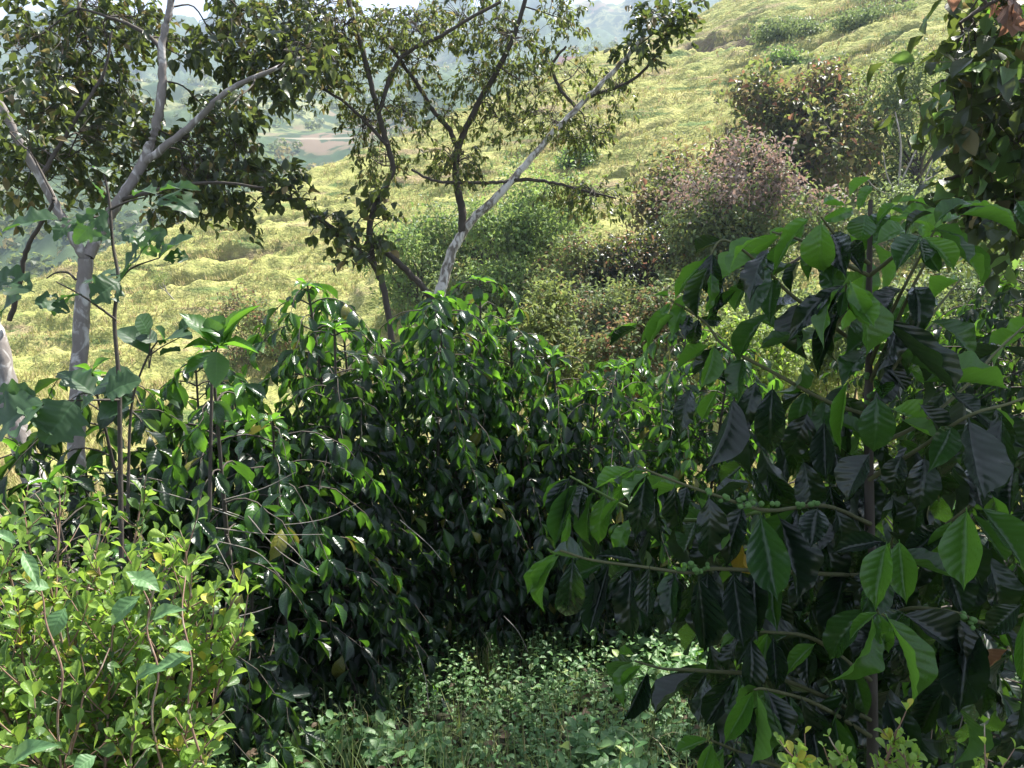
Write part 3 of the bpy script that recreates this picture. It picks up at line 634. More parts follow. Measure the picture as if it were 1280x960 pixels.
# ------------------------------------------------------------------ foreground shrub, bottom left
def twiggy_shrub(label, tips, loc, seed, leafl=.034, group=None, mats=('shrub','shrub_dark','shrub'), dens=1.0, limit=300):
    rg = np.random.default_rng(seed)
    root = thing('leafy_shrub', label, 'shrub', loc, group); lv = Leaves(); tb = Tubes(); tg = Tubes()
    for (u, v, d, spread, mi) in tips:
        tip = P(u, v, d); base = loc + rg.normal(0, .04, 3); mid = base*.45+tip*.55 + rg.normal(0, .03, 3)
        path = smooth_path([base, mid, tip], 12); tb.add(path, np.linspace(.005, .0016, len(path)), 6, .05)
        n = len(path)
        for i in range(5, n):
            for k in range(int(2*dens) if i % 3 else 1):
                p0 = path[i]; up = nrm(path[min(i, n-1)]-path[i-1])
                a = rg.uniform(0, 2*PI); o = nrm(np.array([math.cos(a), math.sin(a), 0])+up*rg.uniform(.4, 1.4))
                L_ = rg.uniform(.03, .10)*spread
                if i == n-1: o = nrm(up+rg.normal(0,.25,3)); L_ = rg.uniform(.02, .05)
                tw = p0 + o*(np.linspace(0, 1, 4)*L_)[:,None] + np.array([0,0,1])*(np.linspace(0,1,4)**2*L_*.3)[:,None]
                tg.add(tw, np.linspace(.0014, .0008, 4), 4)
                nn = max(2, int(L_/.017))
                for j in range(nn+1):
                    q = tw[0]+(tw[-1]-tw[0])*(j/nn); ax = nrm(tw[-1]-tw[0])
                    pa = rg.uniform(0, PI)+j*PI/2
                    e1 = nrm(np.cross(ax, [.3,.1,1])); e2 = np.cross(ax, e1)
                    for sg in (0, PI):
                        ov = e1*math.cos(pa+sg)+e2*math.sin(pa+sg)
                        l_ = leafl*rg.uniform(.55, 1.15)*(.8 if j == nn else 1)
                        if rg.random() < .30: continue
                        lv.add(q, ov+ax*rg.uniform(.5, 1.1), ax+rg.normal(0,.3,3)-ov*.3, l_, l_*rg.uniform(.46, .6), 'obovate', mats[mi] if rg.random() < .75 else mats[(mi+1)%3])
    tb.build('stems', M['twig_red'], root, loc, kind='stuff'); tg.build('twigs', M['twig_red'], root, loc, kind='stuff')
    return root, lv
tips = [(30,640,1.55,1,1),(75,628,1.5,.8,1),(5,690,1.4,1,0),(178,618,1.6,.7,1),(240,668,1.64,.9,1),(125,665,1.38,.6,0),(120,700,1.36,.8,0),(60,720,1.4,1,0),
 (160,735,1.36,1,0),(195,725,1.35,.9,0),(232,690,1.4,.6,0),(238,745,1.38,.8,0),(296,742,1.38,.45,0),(302,790,1.36,.6,0),(265,780,1.36,.7,0),(20,770,1.3,1.1,0),(85,790,1.32,1.1,0),(140,800,1.3,1.1,0),(215,810,1.32,.9,0),(280,830,1.36,.6,0),
 (-20,830,1.25,1.2,1),(45,850,1.25,1.2,1),(110,860,1.28,1.2,1),(180,870,1.3,1.,1),(235,905,1.26,.7,0),(255,935,1.24,.6,0),(20,920,1.15,1.2,0),(90,925,1.2,1.2,1),(165,930,1.22,1.1,1),(-40,760,1.3,1.2,1),(-30,700,1.42,1.2,1),(145,760,1.5,1,1)]
loc = P(110, 1240, 1.45)
root, lv = twiggy_shrub('yellow-green small-leaved shrub filling the bottom left corner in the sun', tips, loc, 5)
lv.build(root, loc, limit=300, minpx=8)
tips = [(990,945,1.12,.35,0),(1008,955,1.14,.4,0),(1052,945,1.14,.35,0),(1040,960,1.15,.4,0),(1120,915,1.16,.3,0),(1130,940,1.16,.35,0),(1232,958,1.16,.35,0),(1240,975,1.17,.4,0),(1090,985,1.2,.6,0),(1180,990,1.2,.6,0)]
loc2 = P(1100, 1200, 1.25)
root, lv = twiggy_shrub('sprigs of yellow-green shrub poking up along the bottom right edge', tips, loc2, 6, leafl=.024, mats=('shrub','shrub','shrub'))
lv.build(root, loc2, limit=300, minpx=8)
# pale pointed weed growing through the left shrub
wl = P(120, 1180, 1.3); weed = thing('weed_plant', 'pale green pointed-leaved weed growing up through the left shrub', 'weed', wl); lv = Leaves()
for (a, b, c, d_, w_, dp) in [(60,780,75,700,0,0),(20,680,-10,660,14,1.2),(28,690,50,735,16,1.2),(62,735,30,730,18,1.2),(82,760,60,800,26,1.22),(175,745,132,782,26,1.25),(190,775,228,757,20,1.22),(165,720,200,735,24,1.25),(185,738,160,712,22,1.25),(240,820,190,840,18,1.2),(240,812,215,805,16,1.2),(168,850,205,832,20,1.2),(15,955,65,925,26,1.05),(0,948,-30,960,20,1.05),(30,960,40,985,24,1.05),(120,945,90,968,24,1.1)]:
    if w_ == 0: continue
    p0 = P(a, b, dp); p1 = P(c, d_, dp-.02)
    lv.add(p0, p1-p0, nrm(CAMP-p0)*.8+np.array([0,0,.9]), np.linalg.norm(p1-p0), w_*dp/FPX, 'weedleaf', 'weed')
lv.build(weed, wl)
for pts in [[(80,1000,1.22),(88,945,1.22),(100,900,1.22),(104,872,1.22),(122,845,1.22),(137,810,1.24)], [(255,960,1.25),(236,890,1.24),(240,830,1.24),(228,770,1.26),(232,720,1.3)], [(80,1000,1.2),(72,900,1.2),(78,840,1.2),(58,780,1.2),(52,740,1.2),(30,688,1.2)], [(210,990,1.25),(190,900,1.24),(198,840,1.24),(184,790,1.25),(188,760,1.25),(178,735,1.25)]]:
    t = Tubes(); q = smooth_path([P(*x) for x in pts], 6); t.add(q, np.linspace(.0019, .001, len(q)), 6, .06); t.build('stem', M['twig_red'], weed, wl)

# ------------------------------------------------------------------ lobed-leaf plant and round-leaf sapling, left
def stalk_plant(name, label, cat, stems, leaves, mat, tpl, bark='bark_dark', r=.010):
    loc = P(*stems[0][0]); root = thing(name, label, cat, loc)
    for k, s_ in enumerate(stems):
        t = Tubes(); q = smooth_path([P(*x) for x in s_], 6); rr = r if k == 0 else r*.5
        t.add(q, np.linspace(rr, rr*.45, len(q)), 8, .04); t.build('stem' if k == 0 else 'stalk', M[bark], root, loc)
    lv = Leaves(); rg = np.random.default_rng(len(leaves)*7)
    for (a, b, c, d_, w_, dp) in leaves:
        p0 = P(a, b, dp); p1 = P(c, d_, dp+rg.uniform(-.08, .05))
        lv.add(p0, p1-p0, nrm(CAMP-p0)*.5+np.array([0,0,.8])+rg.normal(0,.25,3), np.linalg.norm(p1-p0)*1.15, w_*1.3*dp/FPX, tpl, mat)
    lv.build(root, loc, minpx=5)
stalk_plant('tall_weed', 'tall weed with lobed, insect-holed leaves on a thin dark stem at left', 'tall weed',
    [[(152,700,3.0),(150,560,3.0),(149,480,3.0),(143,400,3.0),(148,350,3.0),(141,305,3.0),(137,255,3.0),(130,215,3.0)],
     [(145,400,3.0),(125,385,2.95),(100,368,2.9),(70,352,2.9)], [(148,352,3.0),(165,335,2.95),(200,322,2.9)], [(137,270,3.0),(110,272,2.95),(75,275,2.9)],
     [(137,262,3.0),(160,252,2.95),(185,246,2.9)], [(150,500,3.0),(120,500,2.9),(60,502,2.8),(10,505,2.7)], [(95,350,2.92),(85,341,2.92),(70,341,2.92),(58,348,2.92)]],
    [(78,274,12,290,32,2.9),(98,272,70,296,18,2.9),(150,352,206,306,34,2.92),(196,326,238,300,30,2.9),(238,324,206,322,18,2.9),(150,354,112,346,40,2.95),(150,352,118,372,30,2.95),(178,318,200,288,30,2.95),(200,246,242,262,32,2.9),(196,244,168,236,18,2.9),(196,240,245,240,14,2.92),
     (44,366,-14,348,34,2.8),(40,376,84,384,24,2.85),(30,372,-10,400,40,2.8),(104,368,66,384,26,2.9),(140,300,100,288,26,2.95),(150,290,185,300,28,2.9),(130,250,112,232,16,3.0),(137,262,96,300,26,2.9),(137,222,120,205,16,3.0),
     (60,502,-14,540,58,2.7),(95,500,60,548,46,2.75),(50,495,-10,492,24,2.75),(120,498,95,515,22,2.8),(20,505,60,540,30,2.7),(130,495,172,478,34,2.85),(118,495,78,470,30,2.85)],
    'lobed', 'lobed')
stalk_plant('sapling', 'slim sapling with greyish round leaves beside the dark stem, in front of the pasture', 'sapling',
    [[(160,640,3.3),(162,540,3.3),(168,490,3.3),(185,445,3.3),(198,425,3.3)], [(190,438,3.3),(186,460,3.3),(188,410,3.3)], [(186,445,3.3),(205,432,3.3),(240,415,3.3)]],
    [(186,418,172,398,28,3.3),(196,428,176,420,20,3.3),(188,444,152,416,26,3.3),(200,432,230,414,26,3.3),(225,418,240,396,14,3.3),(205,430,196,412,16,3.3),(200,445,222,440,12,3.3),(170,470,130,480,32,3.3),(165,490,112,486,34,3.3),(168,500,130,520,34,3.3)],
    'lobed', 'round', 'bark_dark', .007)
# broad leaves on top of the young coffee
stalk_plant('seedling', 'seedling with broad yellow-green ribbed leaves rising against the pasture', 'seedling',
    [[(262,640,3.35),(264,520,3.35),(266,460,3.35),(272,432,3.35)]],
    [(275,432,226,404,26,3.3),(272,430,262,402,22,3.3),(276,430,300,396,16,3.3),(280,428,320,386,14,3.3),(285,425,250,396,28,3.3),(275,432,318,440,12,3.3),(270,435,232,428,12,3.3),(278,430,290,400,26,3.32),(270,440,240,470,22,3.3),(272,440,270,480,24,3.28)],
    'coffee_new', 'ovate', 'bark_dark', .009)

# ------------------------------------------------------------------ trees
def cl(u, v, ru, rv, d, n, dr=.6): return (u, v, ru, rv, d, n, dr)
def tree(name, label, cat, limbs, clusters, leafl, mat, tpl, seed, group=None, per=9, droop=.5, wr=.5, limit=300, twr=.004, lowtpl='ovate_lo', mat2=None, f2=.0, spread=1.0, minpx=9, dens=1.15, back=0.):
    rg = np.random.default_rng(seed); loc = P(*limbs[0][0][0]); loc = np.array([loc[0], loc[1], float(height(loc[0], loc[1], False)) if name != 'vine' and cat != 'bough' else loc[2]])
    root = thing(name, label, cat, loc, group); sk = []
    for k, (pts, r0, r1, bm) in enumerate(limbs):
        pw = [P(*x) for x in pts]
        if k == 0 and pw[0][2] > loc[2] and name != 'vine' and cat != 'bough': pw = [loc-np.array([0,0,.1])] + pw
        q = smooth_path(pw, 7); d = np.mean([x[2] for x in pts])
        t = Tubes(); rr = np.linspace(r0, r1, len(q))*d/FPX
        q = q + rg.normal(0, .004*d/8, q.shape); t.add(q, rr, 10 if r0 > 4 else 7, .05); t.build('trunk' if k == 0 else 'branch', M[bm], root, loc); sk.append(q)
    sk = np.concatenate(sk); tb = Tubes(); lv = Leaves()
    for (u, v, ru, rv, d, n, dr) in clusters:
        d = d+back; cc = P(u, v, d); i = np.argmin(((sk-cc)**2).sum(1)); s0 = sk[i]; Lc = np.linalg.norm(cc-s0)
        bough = smooth_path([s0, s0+(cc-s0)*.35+np.array([0,0,.10*Lc])+rg.normal(0,.07*Lc,3), s0+(cc-s0)*.7+rg.normal(0,.07*Lc,3), cc, cc+(cc-s0)*.25+rg.normal(0,.05*Lc+.03,3)], 4)
        tb.add(bough, np.linspace(twr*2.6, twr*1.0, len(bough)), 5, .06); skc = np.vstack([bough[3:], bough[-6:]])
        for k in range(int(n*dens)):
            a = rg.normal(0, .55, 3); a = a/max(1, np.linalg.norm(a))
            c = P(u+a[0]*ru, v+a[1]*rv, d+a[2]*dr)
            i = np.argmin(((skc-c)**2).sum(1)); s0 = skc[i]; dv = c-s0; L_ = np.linalg.norm(dv)
            mid = s0+dv*.5+np.array([0,0,.15*L_])+rg.normal(0,.12*L_,3)
            q = smooth_path([s0, mid, c], 4); tb.add(q, np.linspace(twr*1.1, twr*.5, len(q)), 4)
            ax = nrm(q[-1]-q[-3]); tl = leafl*rg.uniform(1.5, 3.2)*spread
            e = c+nrm(ax+rg.normal(0,.5,3)+np.array([0,0,-.15]))*tl; tb.add(np.array([c, (c+e)/2, e]), np.array([twr*.6, twr*.5, twr*.3]), 3)
            for j in range(per):
                f = rg.random(); pp = c+(e-c)*f + rg.normal(0, leafl*.15, 3)
                dd = nrm(rg.normal(0,1,3)*.8+ax*.6+np.array([0,0,-droop])); l_ = leafl*rg.uniform(.6,1.15)
                lv.add(pp, dd, np.array([0,0,1.])+rg.normal(0,.5,3), l_, l_*wr*rg.uniform(.85,1.15), tpl, mat2 if (mat2 and rg.random() < f2) else mat)
    tb.build('twigs', M['bark_dark'], root, loc, kind='stuff')
    lv.build(root, loc, limit=limit, minpx=minpx, lowtpl=lowtpl)
    return root
tree('shade_tree', 'pale-trunked tree forking low on the left with dense dark crown', 'tree',
  [([(96,620,8),(98,480,8),(103,380,8),(108,322,8)], 11, 8.5, 'bark_pale'),
   ([(108,325,8),(85,285,7.9),(55,230,7.8),(20,170,7.6),(0,130,7.5),(-60,60,7.4)], 6.5, 4, 'bark_pale'),
   ([(110,322,8),(130,280,8.1),(150,250,8.1),(178,205,8.2),(195,160,8.2),(203,100,8.2),(203,55,8.2),(215,0,8.2),(235,-60,8.2)], 7.5, 4, 'bark_pale'),
   ([(180,203,8.2),(235,160,8.1),(290,110,8.0),(340,88,7.9),(380,72,8.1),(420,80,8.3)], 5, 1, 'bark_pale'),
   ([(50,222,7.8),(70,190,7.9),(100,140,7.9),(130,90,8),(140,40,8)], 3, 1.5, 'bark_dark'),
   ([(150,250,8.1),(210,235,7.8),(270,228,7.6),(330,235,7.5)], 3, 1.5, 'bark_dark'),
   ([(205,60,8.2),(160,30,8.4),(100,10,8.5)], 3, 1.5, 'bark_dark')],
  [cl(375,62,40,24,6.6,16,.3), cl(300,120,22,12,6.8,5,.2), cl(40,50,60,35,7.8,34), cl(110,60,60,50,8.2,60), cl(60,120,60,40,7.8,50), cl(150,120,55,45,8.2,46), cl(110,180,70,40,8,55), cl(30,180,40,40,7.8,34), cl(240,180,50,30,8.1,36), cl(255,220,60,30,7.8,50), cl(225,255,35,20,7.8,18),
   cl(285,255,40,16,7.8,20), cl(180,30,50,30,8.3,30), cl(290,50,55,35,8,50), cl(340,30,60,35,8,50), cl(345,85,45,28,7.9,36), cl(270,140,35,20,8,22), cl(390,60,45,30,7.9,30), cl(20,235,24,20,7.7,12), cl(180,215,40,25,8.1,24), cl(70,215,40,25,7.9,18),
   cl(300,185,30,30,7.9,20), cl(120,10,60,20,8.3,30), cl(310,-30,80,40,8,30), cl(60,-30,90,40,8,30), cl(235,75,20,20,8,8)],
  .135, 'tree_dark', 'ovate', 101, mat2='tree_olive', f2=.15, droop=.7, wr=.52, per=8, back=.75, dens=1.05)
tree('shade_tree', 'pale trunk leaning out of the left edge above the dark coffee', 'tree',
  [([(75,700,6.6),(50,620,6.6),(20,530,6.6),(0,440,6.6),(-20,380,6.6),(-60,280,6.7)], 14, 11, 'bark_pale'),
   ([(12,400,6.6),(26,350,6.5),(34,310,6.4),(62,262,6.3),(68,245,6.3)], 3.5, 2, 'bark_dark')],
  [cl(-40,240,50,50,6.6,20), cl(0,150,40,60,6.5,14)], .11, 'tree_dark', 'ovate', 102, per=8, droop=.7)
tree('shade_tree', 'white-mottled forked tree in the middle leaning right with airy crown', 'tree',
  [([(545,640,9.5),(546,470,9.5),(547,385,9.5),(556,345,9.5),(570,305,9.5),(588,278,9.5),(622,245,9.4),(655,208,9.4),(692,165,9.3),(737,120,9.2),(775,80,9.1),(805,45,9.0)], 9, 2.2, 'bark_white'),
   ([(578,290,9.5),(577,262,9.5),(570,220,9.5),(573,185,9.5),(592,140,9.4),(618,95,9.3),(640,50,9.2),(660,-10,9.1)], 5.5, 2.5, 'bark_dark'),
   ([(572,186,9.5),(561,161,9.5),(542,139,9.4),(524,109,9.3),(494,67,9.2),(470,40,9.1)], 3.5, 2, 'bark_dark'),
   ([(638,226,9.4),(620,228,9.3),(575,228,9.1),(540,225,9.0),(515,212,9)], 2.5, 1.5, 'bark_dark'),
   ([(640,224,9.4),(680,226,9.2),(720,236,9.1),(770,248,9.0)], 2.5, 1.2, 'bark_dark'),
   ([(720,135,9.3),(700,110,9.2),(690,82,9.1),(708,58,9)], 2.5, 1.5, 'bark_dark'),
   ([(737,120,9.2),(790,100,9.2),(830,60,9.1)], 2.5, 1.5, 'bark_dark')],
  [cl(590,25,60,30,9.2,40), cl(640,50,50,40,9.2,40), cl(700,25,40,30,9,24), cl(600,95,45,40,9.3,36), cl(655,105,45,35,9.3,34), cl(640,150,45,25,9.3,20), cl(690,150,45,25,9.2,30), cl(735,165,30,20,9.2,24),
   cl(770,110,35,30,9.1,20), cl(565,200,42,20,9.1,36), cl(745,246,42,18,9.0,34), cl(690,238,20,10,9.1,6), cl(520,80,35,40,9.2,26), cl(560,140,30,25,9.4,14), cl(720,90,30,30,9.1,14), cl(640,-30,120,30,9,40)],
  .085, 'tree_olive', 'ovate', 103, mat2='tree_dark', f2=.35, droop=1.0, wr=.42, per=11, dens=1.3, back=.3)
tree('shade_tree', 'dark sinuous tree stem left of the pale forked tree with low side branches', 'tree',
  [([(498,640,9.0),(492,450,9.0),(480,365,9.0),(467,328,9.0),(462,290,9.0),(468,258,9.0),(486,225,9.0),(491,206,9.0),(481,170,8.9),(470,130,8.8),(458,80,8.7),(440,20,8.6),(428,-40,8.5)], 4.6, 3, 'bark_dark'),
   ([(468,328,9.0),(430,300,8.8),(395,270,8.6),(362,250,8.5),(320,236,8.4)], 4.5, 2, 'bark_dark'),
   ([(545,378,9.3),(520,350,9.2),(490,322,9.1),(466,305,9.0)], 4.5, 3.5, 'bark_dark'),
   ([(474,140,8.8),(500,75,8.7),(550,45,8.6),(625,2,8.5)], 3, 2, 'bark_dark'),
   ([(484,182,8.9),(440,135,8.8),(400,110,8.7),(360,95,8.7)], 2.5, 1.2, 'bark_dark')],
  [cl(420,40,60,40,8.6,50), cl(400,10,60,25,8.5,34), cl(420,105,45,35,8.7,34), cl(455,160,35,35,8.8,26), cl(500,140,35,30,8.9,20), cl(475,205,30,25,9,18), cl(520,30,60,25,8.6,36), cl(500,60,40,30,8.7,30), cl(385,80,30,30,8.7,18)],
  .075, 'tree_olive', 'ovate', 104, mat2='tree_dark', f2=.35, droop=1.0, wr=.4, per=12, dens=1.6, back=.3)
# bigger dark leaves on the low side branches and at the end of the white limb
tree('vine', 'large-leaved dark climber on the low left branch of the sinuous stem', 'climber',
  [([(480,345,8.95),(455,318,8.9),(430,298,8.75),(380,262,8.5),(330,238,8.4)], 1.2, .8, 'twig')],
  [cl(430,292,30,18,8.7,13,.3), cl(480,275,22,14,8.8,5,.3), cl(470,315,18,14,8.8,8,.3), cl(370,238,26,14,8.5,12,.3), cl(345,215,22,18,8.4,8,.3), cl(410,270,20,12,8.6,8,.3), cl(470,245,22,14,8.9,8,.3)], .14, 'tree_dark', 'ovate', 105, per=6, droop=.5, wr=.62, spread=.7)
tree('vine', 'glossy dark climber at the tip of the pale limb under the ridge', 'climber',
  [([(775,80,9.1),(800,55,9.05),(840,30,9)], 1.2, .8, 'twig')],
  [cl(830,25,32,22,9,34,.3), cl(795,60,22,18,9,14,.3), cl(850,10,20,12,9,10,.3)], .12, 'tree_dark', 'ovate', 106, per=8, droop=.3, wr=.5, spread=.7)
# overhanging tree at the right edge; its crown goes on above and beyond the frame
tree('overhanging_tree', 'dark big-leaved tree overhanging the right edge with reddish leaves on top', 'tree',
  [([(1460,700,5.6),(1440,450,5.4),(1420,250,5.2),(1400,60,5.0),(1380,-200,4.8)], 22, 14, 'bark_dark'),
   ([(1425,240,5.2),(1340,210,5.1),(1270,205,5),(1215,215,4.9),(1180,225,4.9)], 6, 2, 'bark_dark'),
   ([(1400,80,5.0),(1320,90,5),(1260,110,4.9),(1205,150,4.9)], 5, 2, 'bark_dark'),
   ([(1390,-50,4.9),(1300,-40,4.7),(1240,0,4.7),(1200,30,4.7)], 6, 2, 'bark_dark')],
  [cl(1200,70,26,36,4.8,12,.4), cl(1195,130,24,24,4.8,8,.4), cl(1215,265,30,20,5,10,.4), cl(1225,60,36,40,4.8,22,.4), cl(1255,110,40,40,4.9,34,.4), cl(1225,145,34,30,4.9,20,.4), cl(1260,190,34,40,5,34,.4), cl(1235,235,36,26,5,20,.4), cl(1275,260,30,30,5.1,22,.4), cl(1180,100,16,20,4.9,5,.3), cl(1300,150,50,120,5.1,50,.5), cl(1280,30,40,40,4.9,20,.4), cl(1380,0,80,120,5,60,.6)],
  .16, 'tree_dark', 'ovate', 107, per=7, droop=.8, wr=.6, mat2='shrub_dark', f2=.25, spread=1.2, dens=.62)
tree('overhanging_tree', 'reddish-leaved bough in the top right corner above the dark leaves', 'bough',
  [([(1420,-150,4.5),(1330,-60,4.5),(1260,-10,4.4),(1215,20,4.4)], 4, 2, 'bark_dark')],
  [cl(1225,-4,14,6,4.4,2,.2), cl(1258,2,18,8,4.4,3,.2), cl(1240,-40,40,12,4.4,8,.3)], .14, 'red_leaf', 'ovate', 108, per=6, droop=.8, wr=.6, spread=.6, mat2='coffee_new', f2=.2)

# high boughs of the shade canopy, above the frame: an unseen tree added to shade coffee and herbs
def canopy(label, trunk, clusters, seed):
    rg = np.random.default_rng(seed); loc = np.array([trunk[0], trunk[1], float(height(trunk[0], trunk[1], False))])
    root = thing('shade_tree', label, 'tree', loc); t = Tubes()
    top = np.array([trunk[0], trunk[1], trunk[2]]); q = smooth_path([loc-[0,0,.2], (loc+top)/2+[.1,.05,0], top], 8); t.add(q, np.linspace(.14, .07, len(q)), 10, .03); t.build('trunk', M['bark_pale'], root, loc)
    tb = Tubes(); lv = Leaves()
    for (x, y, z, r, n) in clusters:
        c0 = np.array([x, y, z]); q = smooth_path([top-[0,0,.5], (top+c0)/2+[0,0,.15], c0], 6); tb.add(q, np.linspace(.04, .015, len(q)), 6)
        for k in range(n):
            a = rg.normal(0, .5, 3); c = c0+a*np.array([r, r, r*.35]); tb.add(np.array([c0, (c+c0)/2+[0,0,.05], c]), np.array([.01,.006,.003]), 3)
            for j in range(12):
                pp = c+rg.normal(0, .12, 3); dd = nrm(rg.normal(0,1,3)+[0,0,-.4]); l_ = rg.uniform(.10,.16)
                lv.add(pp, dd, np.array([0,0,1.])+rg.normal(0,.4,3), l_, l_*.5, 'ovate_lo', 'tree_dark')
    tb.build('branches', M['bark_dark'], root, loc, kind='stuff'); lv.build(root, loc, limit=0, joined='crown')
def shade_pt(p, zt):     # where the sun ray to p passes height zt
    p = np.asarray(p, float); k = (zt-p[2])/S.z; return (p[0]+S.x*k, p[1]+S.y*k, zt)
cls = []
for (p, r, n) in [(P(1090,700,1.6), .55, 60), (P(950,600,1.6), .45, 40), (P(1230,560,1.6), .5, 45), (P(900,820,1.6), .45, 40), (P(620,870,4.2), .9, 30), (P(780,850,4.3), .8, 24), (P(520,740,4.3), .6, 20), (P(640,930,3.6), .8, 26)]:
    x, y, z = shade_pt(p, 4.6 if p[1] < 2.5 else 5.2); cls.append((x, y, z, r, n))
canopy('unseen tall tree added right of the view so its high crown shades the near coffee', (4.6, 4.4, 4.3), cls, 201)

# ------------------------------------------------------------------ ground cover
def ground_cover():
    rg = np.random.default_rng(300); lv = Leaves(); st = Tubes(); L2 = Leaves()
    n = 0
    while n < 5200:
        y = rg.uniform(2.2, 7.5); x = rg.uniform(-2.9, 3.6)*((y+1)/5.5)
        if y > 5 and rg.random() < .5: continue
        if vnoise(x*1.3, y*1.3, 5) < .14: continue
        z = float(height(x, y, True)); b = np.array([x, y, z]); kk = vnoise(x*2.1+7, y*2.1, 19); h = rg.uniform(.03, .15)*(.7+1.9*vnoise(x*.9+3, y*.9, 9)); top = b+np.array([rg.normal(0,.03), rg.normal(0,.03), h]); n += 1
        if h > .12: st.add(np.array([b, (b+top)/2, top]), np.array([.002,.0015,.001]), 3)
        k = rg.integers(5, 9)
        for j in range(k):
            f = (j+1)/k; a = j*2.4+rg.uniform(0,.6); l_ = rg.uniform(.022, .055)*(1.15-.3*f)*(1.9 if kk > .68 else (.75 if kk < .35 else 1.1))
            dd = np.array([math.cos(a), math.sin(a), rg.uniform(-.3, .5)]); lv.add(b+(top-b)*f, dd, np.array([0,0,1.])+rg.normal(0,.25,3), l_, l_*rg.uniform(.45,.65), 'ovate_lo', 'ground_leaf')
    o = bpy.data.objects.new('ground_cover', None)
    root = thing('undergrowth', 'low bluish-green herbs covering the shaded ground between the bushes', 'undergrowth', (0,4,-1)); loc = np.array([0,4,-1.])
    st.build('herb_stems', M['twig_green'], root, loc, kind='stuff'); lv.build(root, loc, limit=300, minpx=10, name='herb_leaf', joined='herb_leaves')
    # grass clumps
    for (u, v, nb, hl, lab) in [(610,850,46,.30,'grass tussock with arching blades in front of the dark bush, right of centre'), (470,865,34,.24,'grass tussock at the foot of the low front coffee bush'), (690,790,24,.24,'thin grass clump at the far end of the herb patch'), (560,800,18,.26,'wiry grass clump beside the dry twigs'), (340,930,24,.2,'grass clump beside the yellow-green shrub')]:
        p, d = ground_hit(u, v); rt = thing('grass_clump', lab, 'grass clump', p, 'grass clumps among the herbs'); L2 = Leaves()
        for k in range(nb):
            a = rg.uniform(0, 2*PI); dd = np.array([math.cos(a)*.45, math.sin(a)*.45, 1.]); l_ = hl*rg.uniform(.5,1.1)
            L2.add(p+np.array([rg.normal(0,.03), rg.normal(0,.03), -.01]), dd, np.array([-math.cos(a), -math.sin(a), .4])*-1+np.array([0,0,.6]), l_*1.25, .012, 'blade', 'grass')
        L2.build(rt, p, limit=300, minpx=8, name='blade', joined='blades')
    gl = Leaves(); st2 = Tubes()
    for k in range(900):
        y = rg.uniform(2.4, 6.5); x = rg.uniform(-2.2, 2.4)*((y+1)/5.5)
        if vnoise(x*1.1+40, y*1.1, 29) < .45: continue
        b = np.array([x, y, float(height(x, y, True))]); a = rg.uniform(0, 2*PI)
        for q in range(4):
            a2 = a+rg.normal(0,.8); gl.add(b+np.array([rg.normal(0,.02), rg.normal(0,.02), 0]), np.array([math.cos(a2)*.5, math.sin(a2)*.5, 1.]), np.array([math.cos(a2), math.sin(a2), .6]), rg.uniform(.14, .38), .008, 'blade', 'grass')
    gl.build(root, loc, limit=0, joined='grass_blades')
    dl = Leaves()
    for k in range(260):
        y = rg.uniform(2.4, 6.5); x = rg.uniform(-2.2, 2.4)*((y+1)/5.5); b = np.array([x, y, float(height(x, y, True))+rg.uniform(.03,.14)])
        dl.add(b, np.array([rg.normal(), rg.normal(), rg.normal(0,.2)]), np.array([rg.normal(0,.3), rg.normal(0,.3), 1.]), rg.uniform(.05,.12), rg.uniform(.025,.05), 'coffee_mid', 'litter')
    dl.build(root, loc, limit=0, joined='fallen_leaves')
ground_cover()
# dry bare twigs lying and hanging in the dark gap on the left of centre
def twigs(label, name, lines, r=.003, mat='twig_grey', cat='dry twigs'):
    loc = P(*lines[0][0]); root = thing(name, label, cat, loc)
    for s_ in lines:
        t = Tubes(); q = smooth_path([P(*x) for x in s_], 5); t.add(q, np.linspace(r, r*.4, len(q)), 5, .08); t.build('twig', M[mat], root, loc)
twigs('tangle of dry bare twigs in the dark gap behind the yellow-green shrub', 'dry_branch',
  [[(150,600,3.7),(300,645,3.6),(360,680,3.5),(385,710,3.5)], [(262,635,3.6),(330,655,3.6),(400,650,3.6),(450,628,3.6)], [(270,660,3.5),(340,668,3.5),(405,668,3.5)], [(255,650,3.4),(275,690,3.4),(295,730,3.4),(300,760,3.4)], [(310,645,3.5),(350,690,3.5),(400,720,3.5)], [(280,625,3.5),(330,610,3.5),(370,590,3.5)], [(265,675,3.5),(320,690,3.4),(350,720,3.4)], [(300,770,3.3),(320,765,3.3),(340,758,3.3)]])
twigs('thin dry stalks standing in front of the dark bush base', 'dry_stalk', [[(536,885,3.9),(532,850,3.9),(524,820,3.9),(519,806,3.9)], [(630,770,4.4),(648,790,4.3),(660,815,4.3)], [(500,650,3.9),(535,680,3.9),(552,700,3.9)]], .0025)

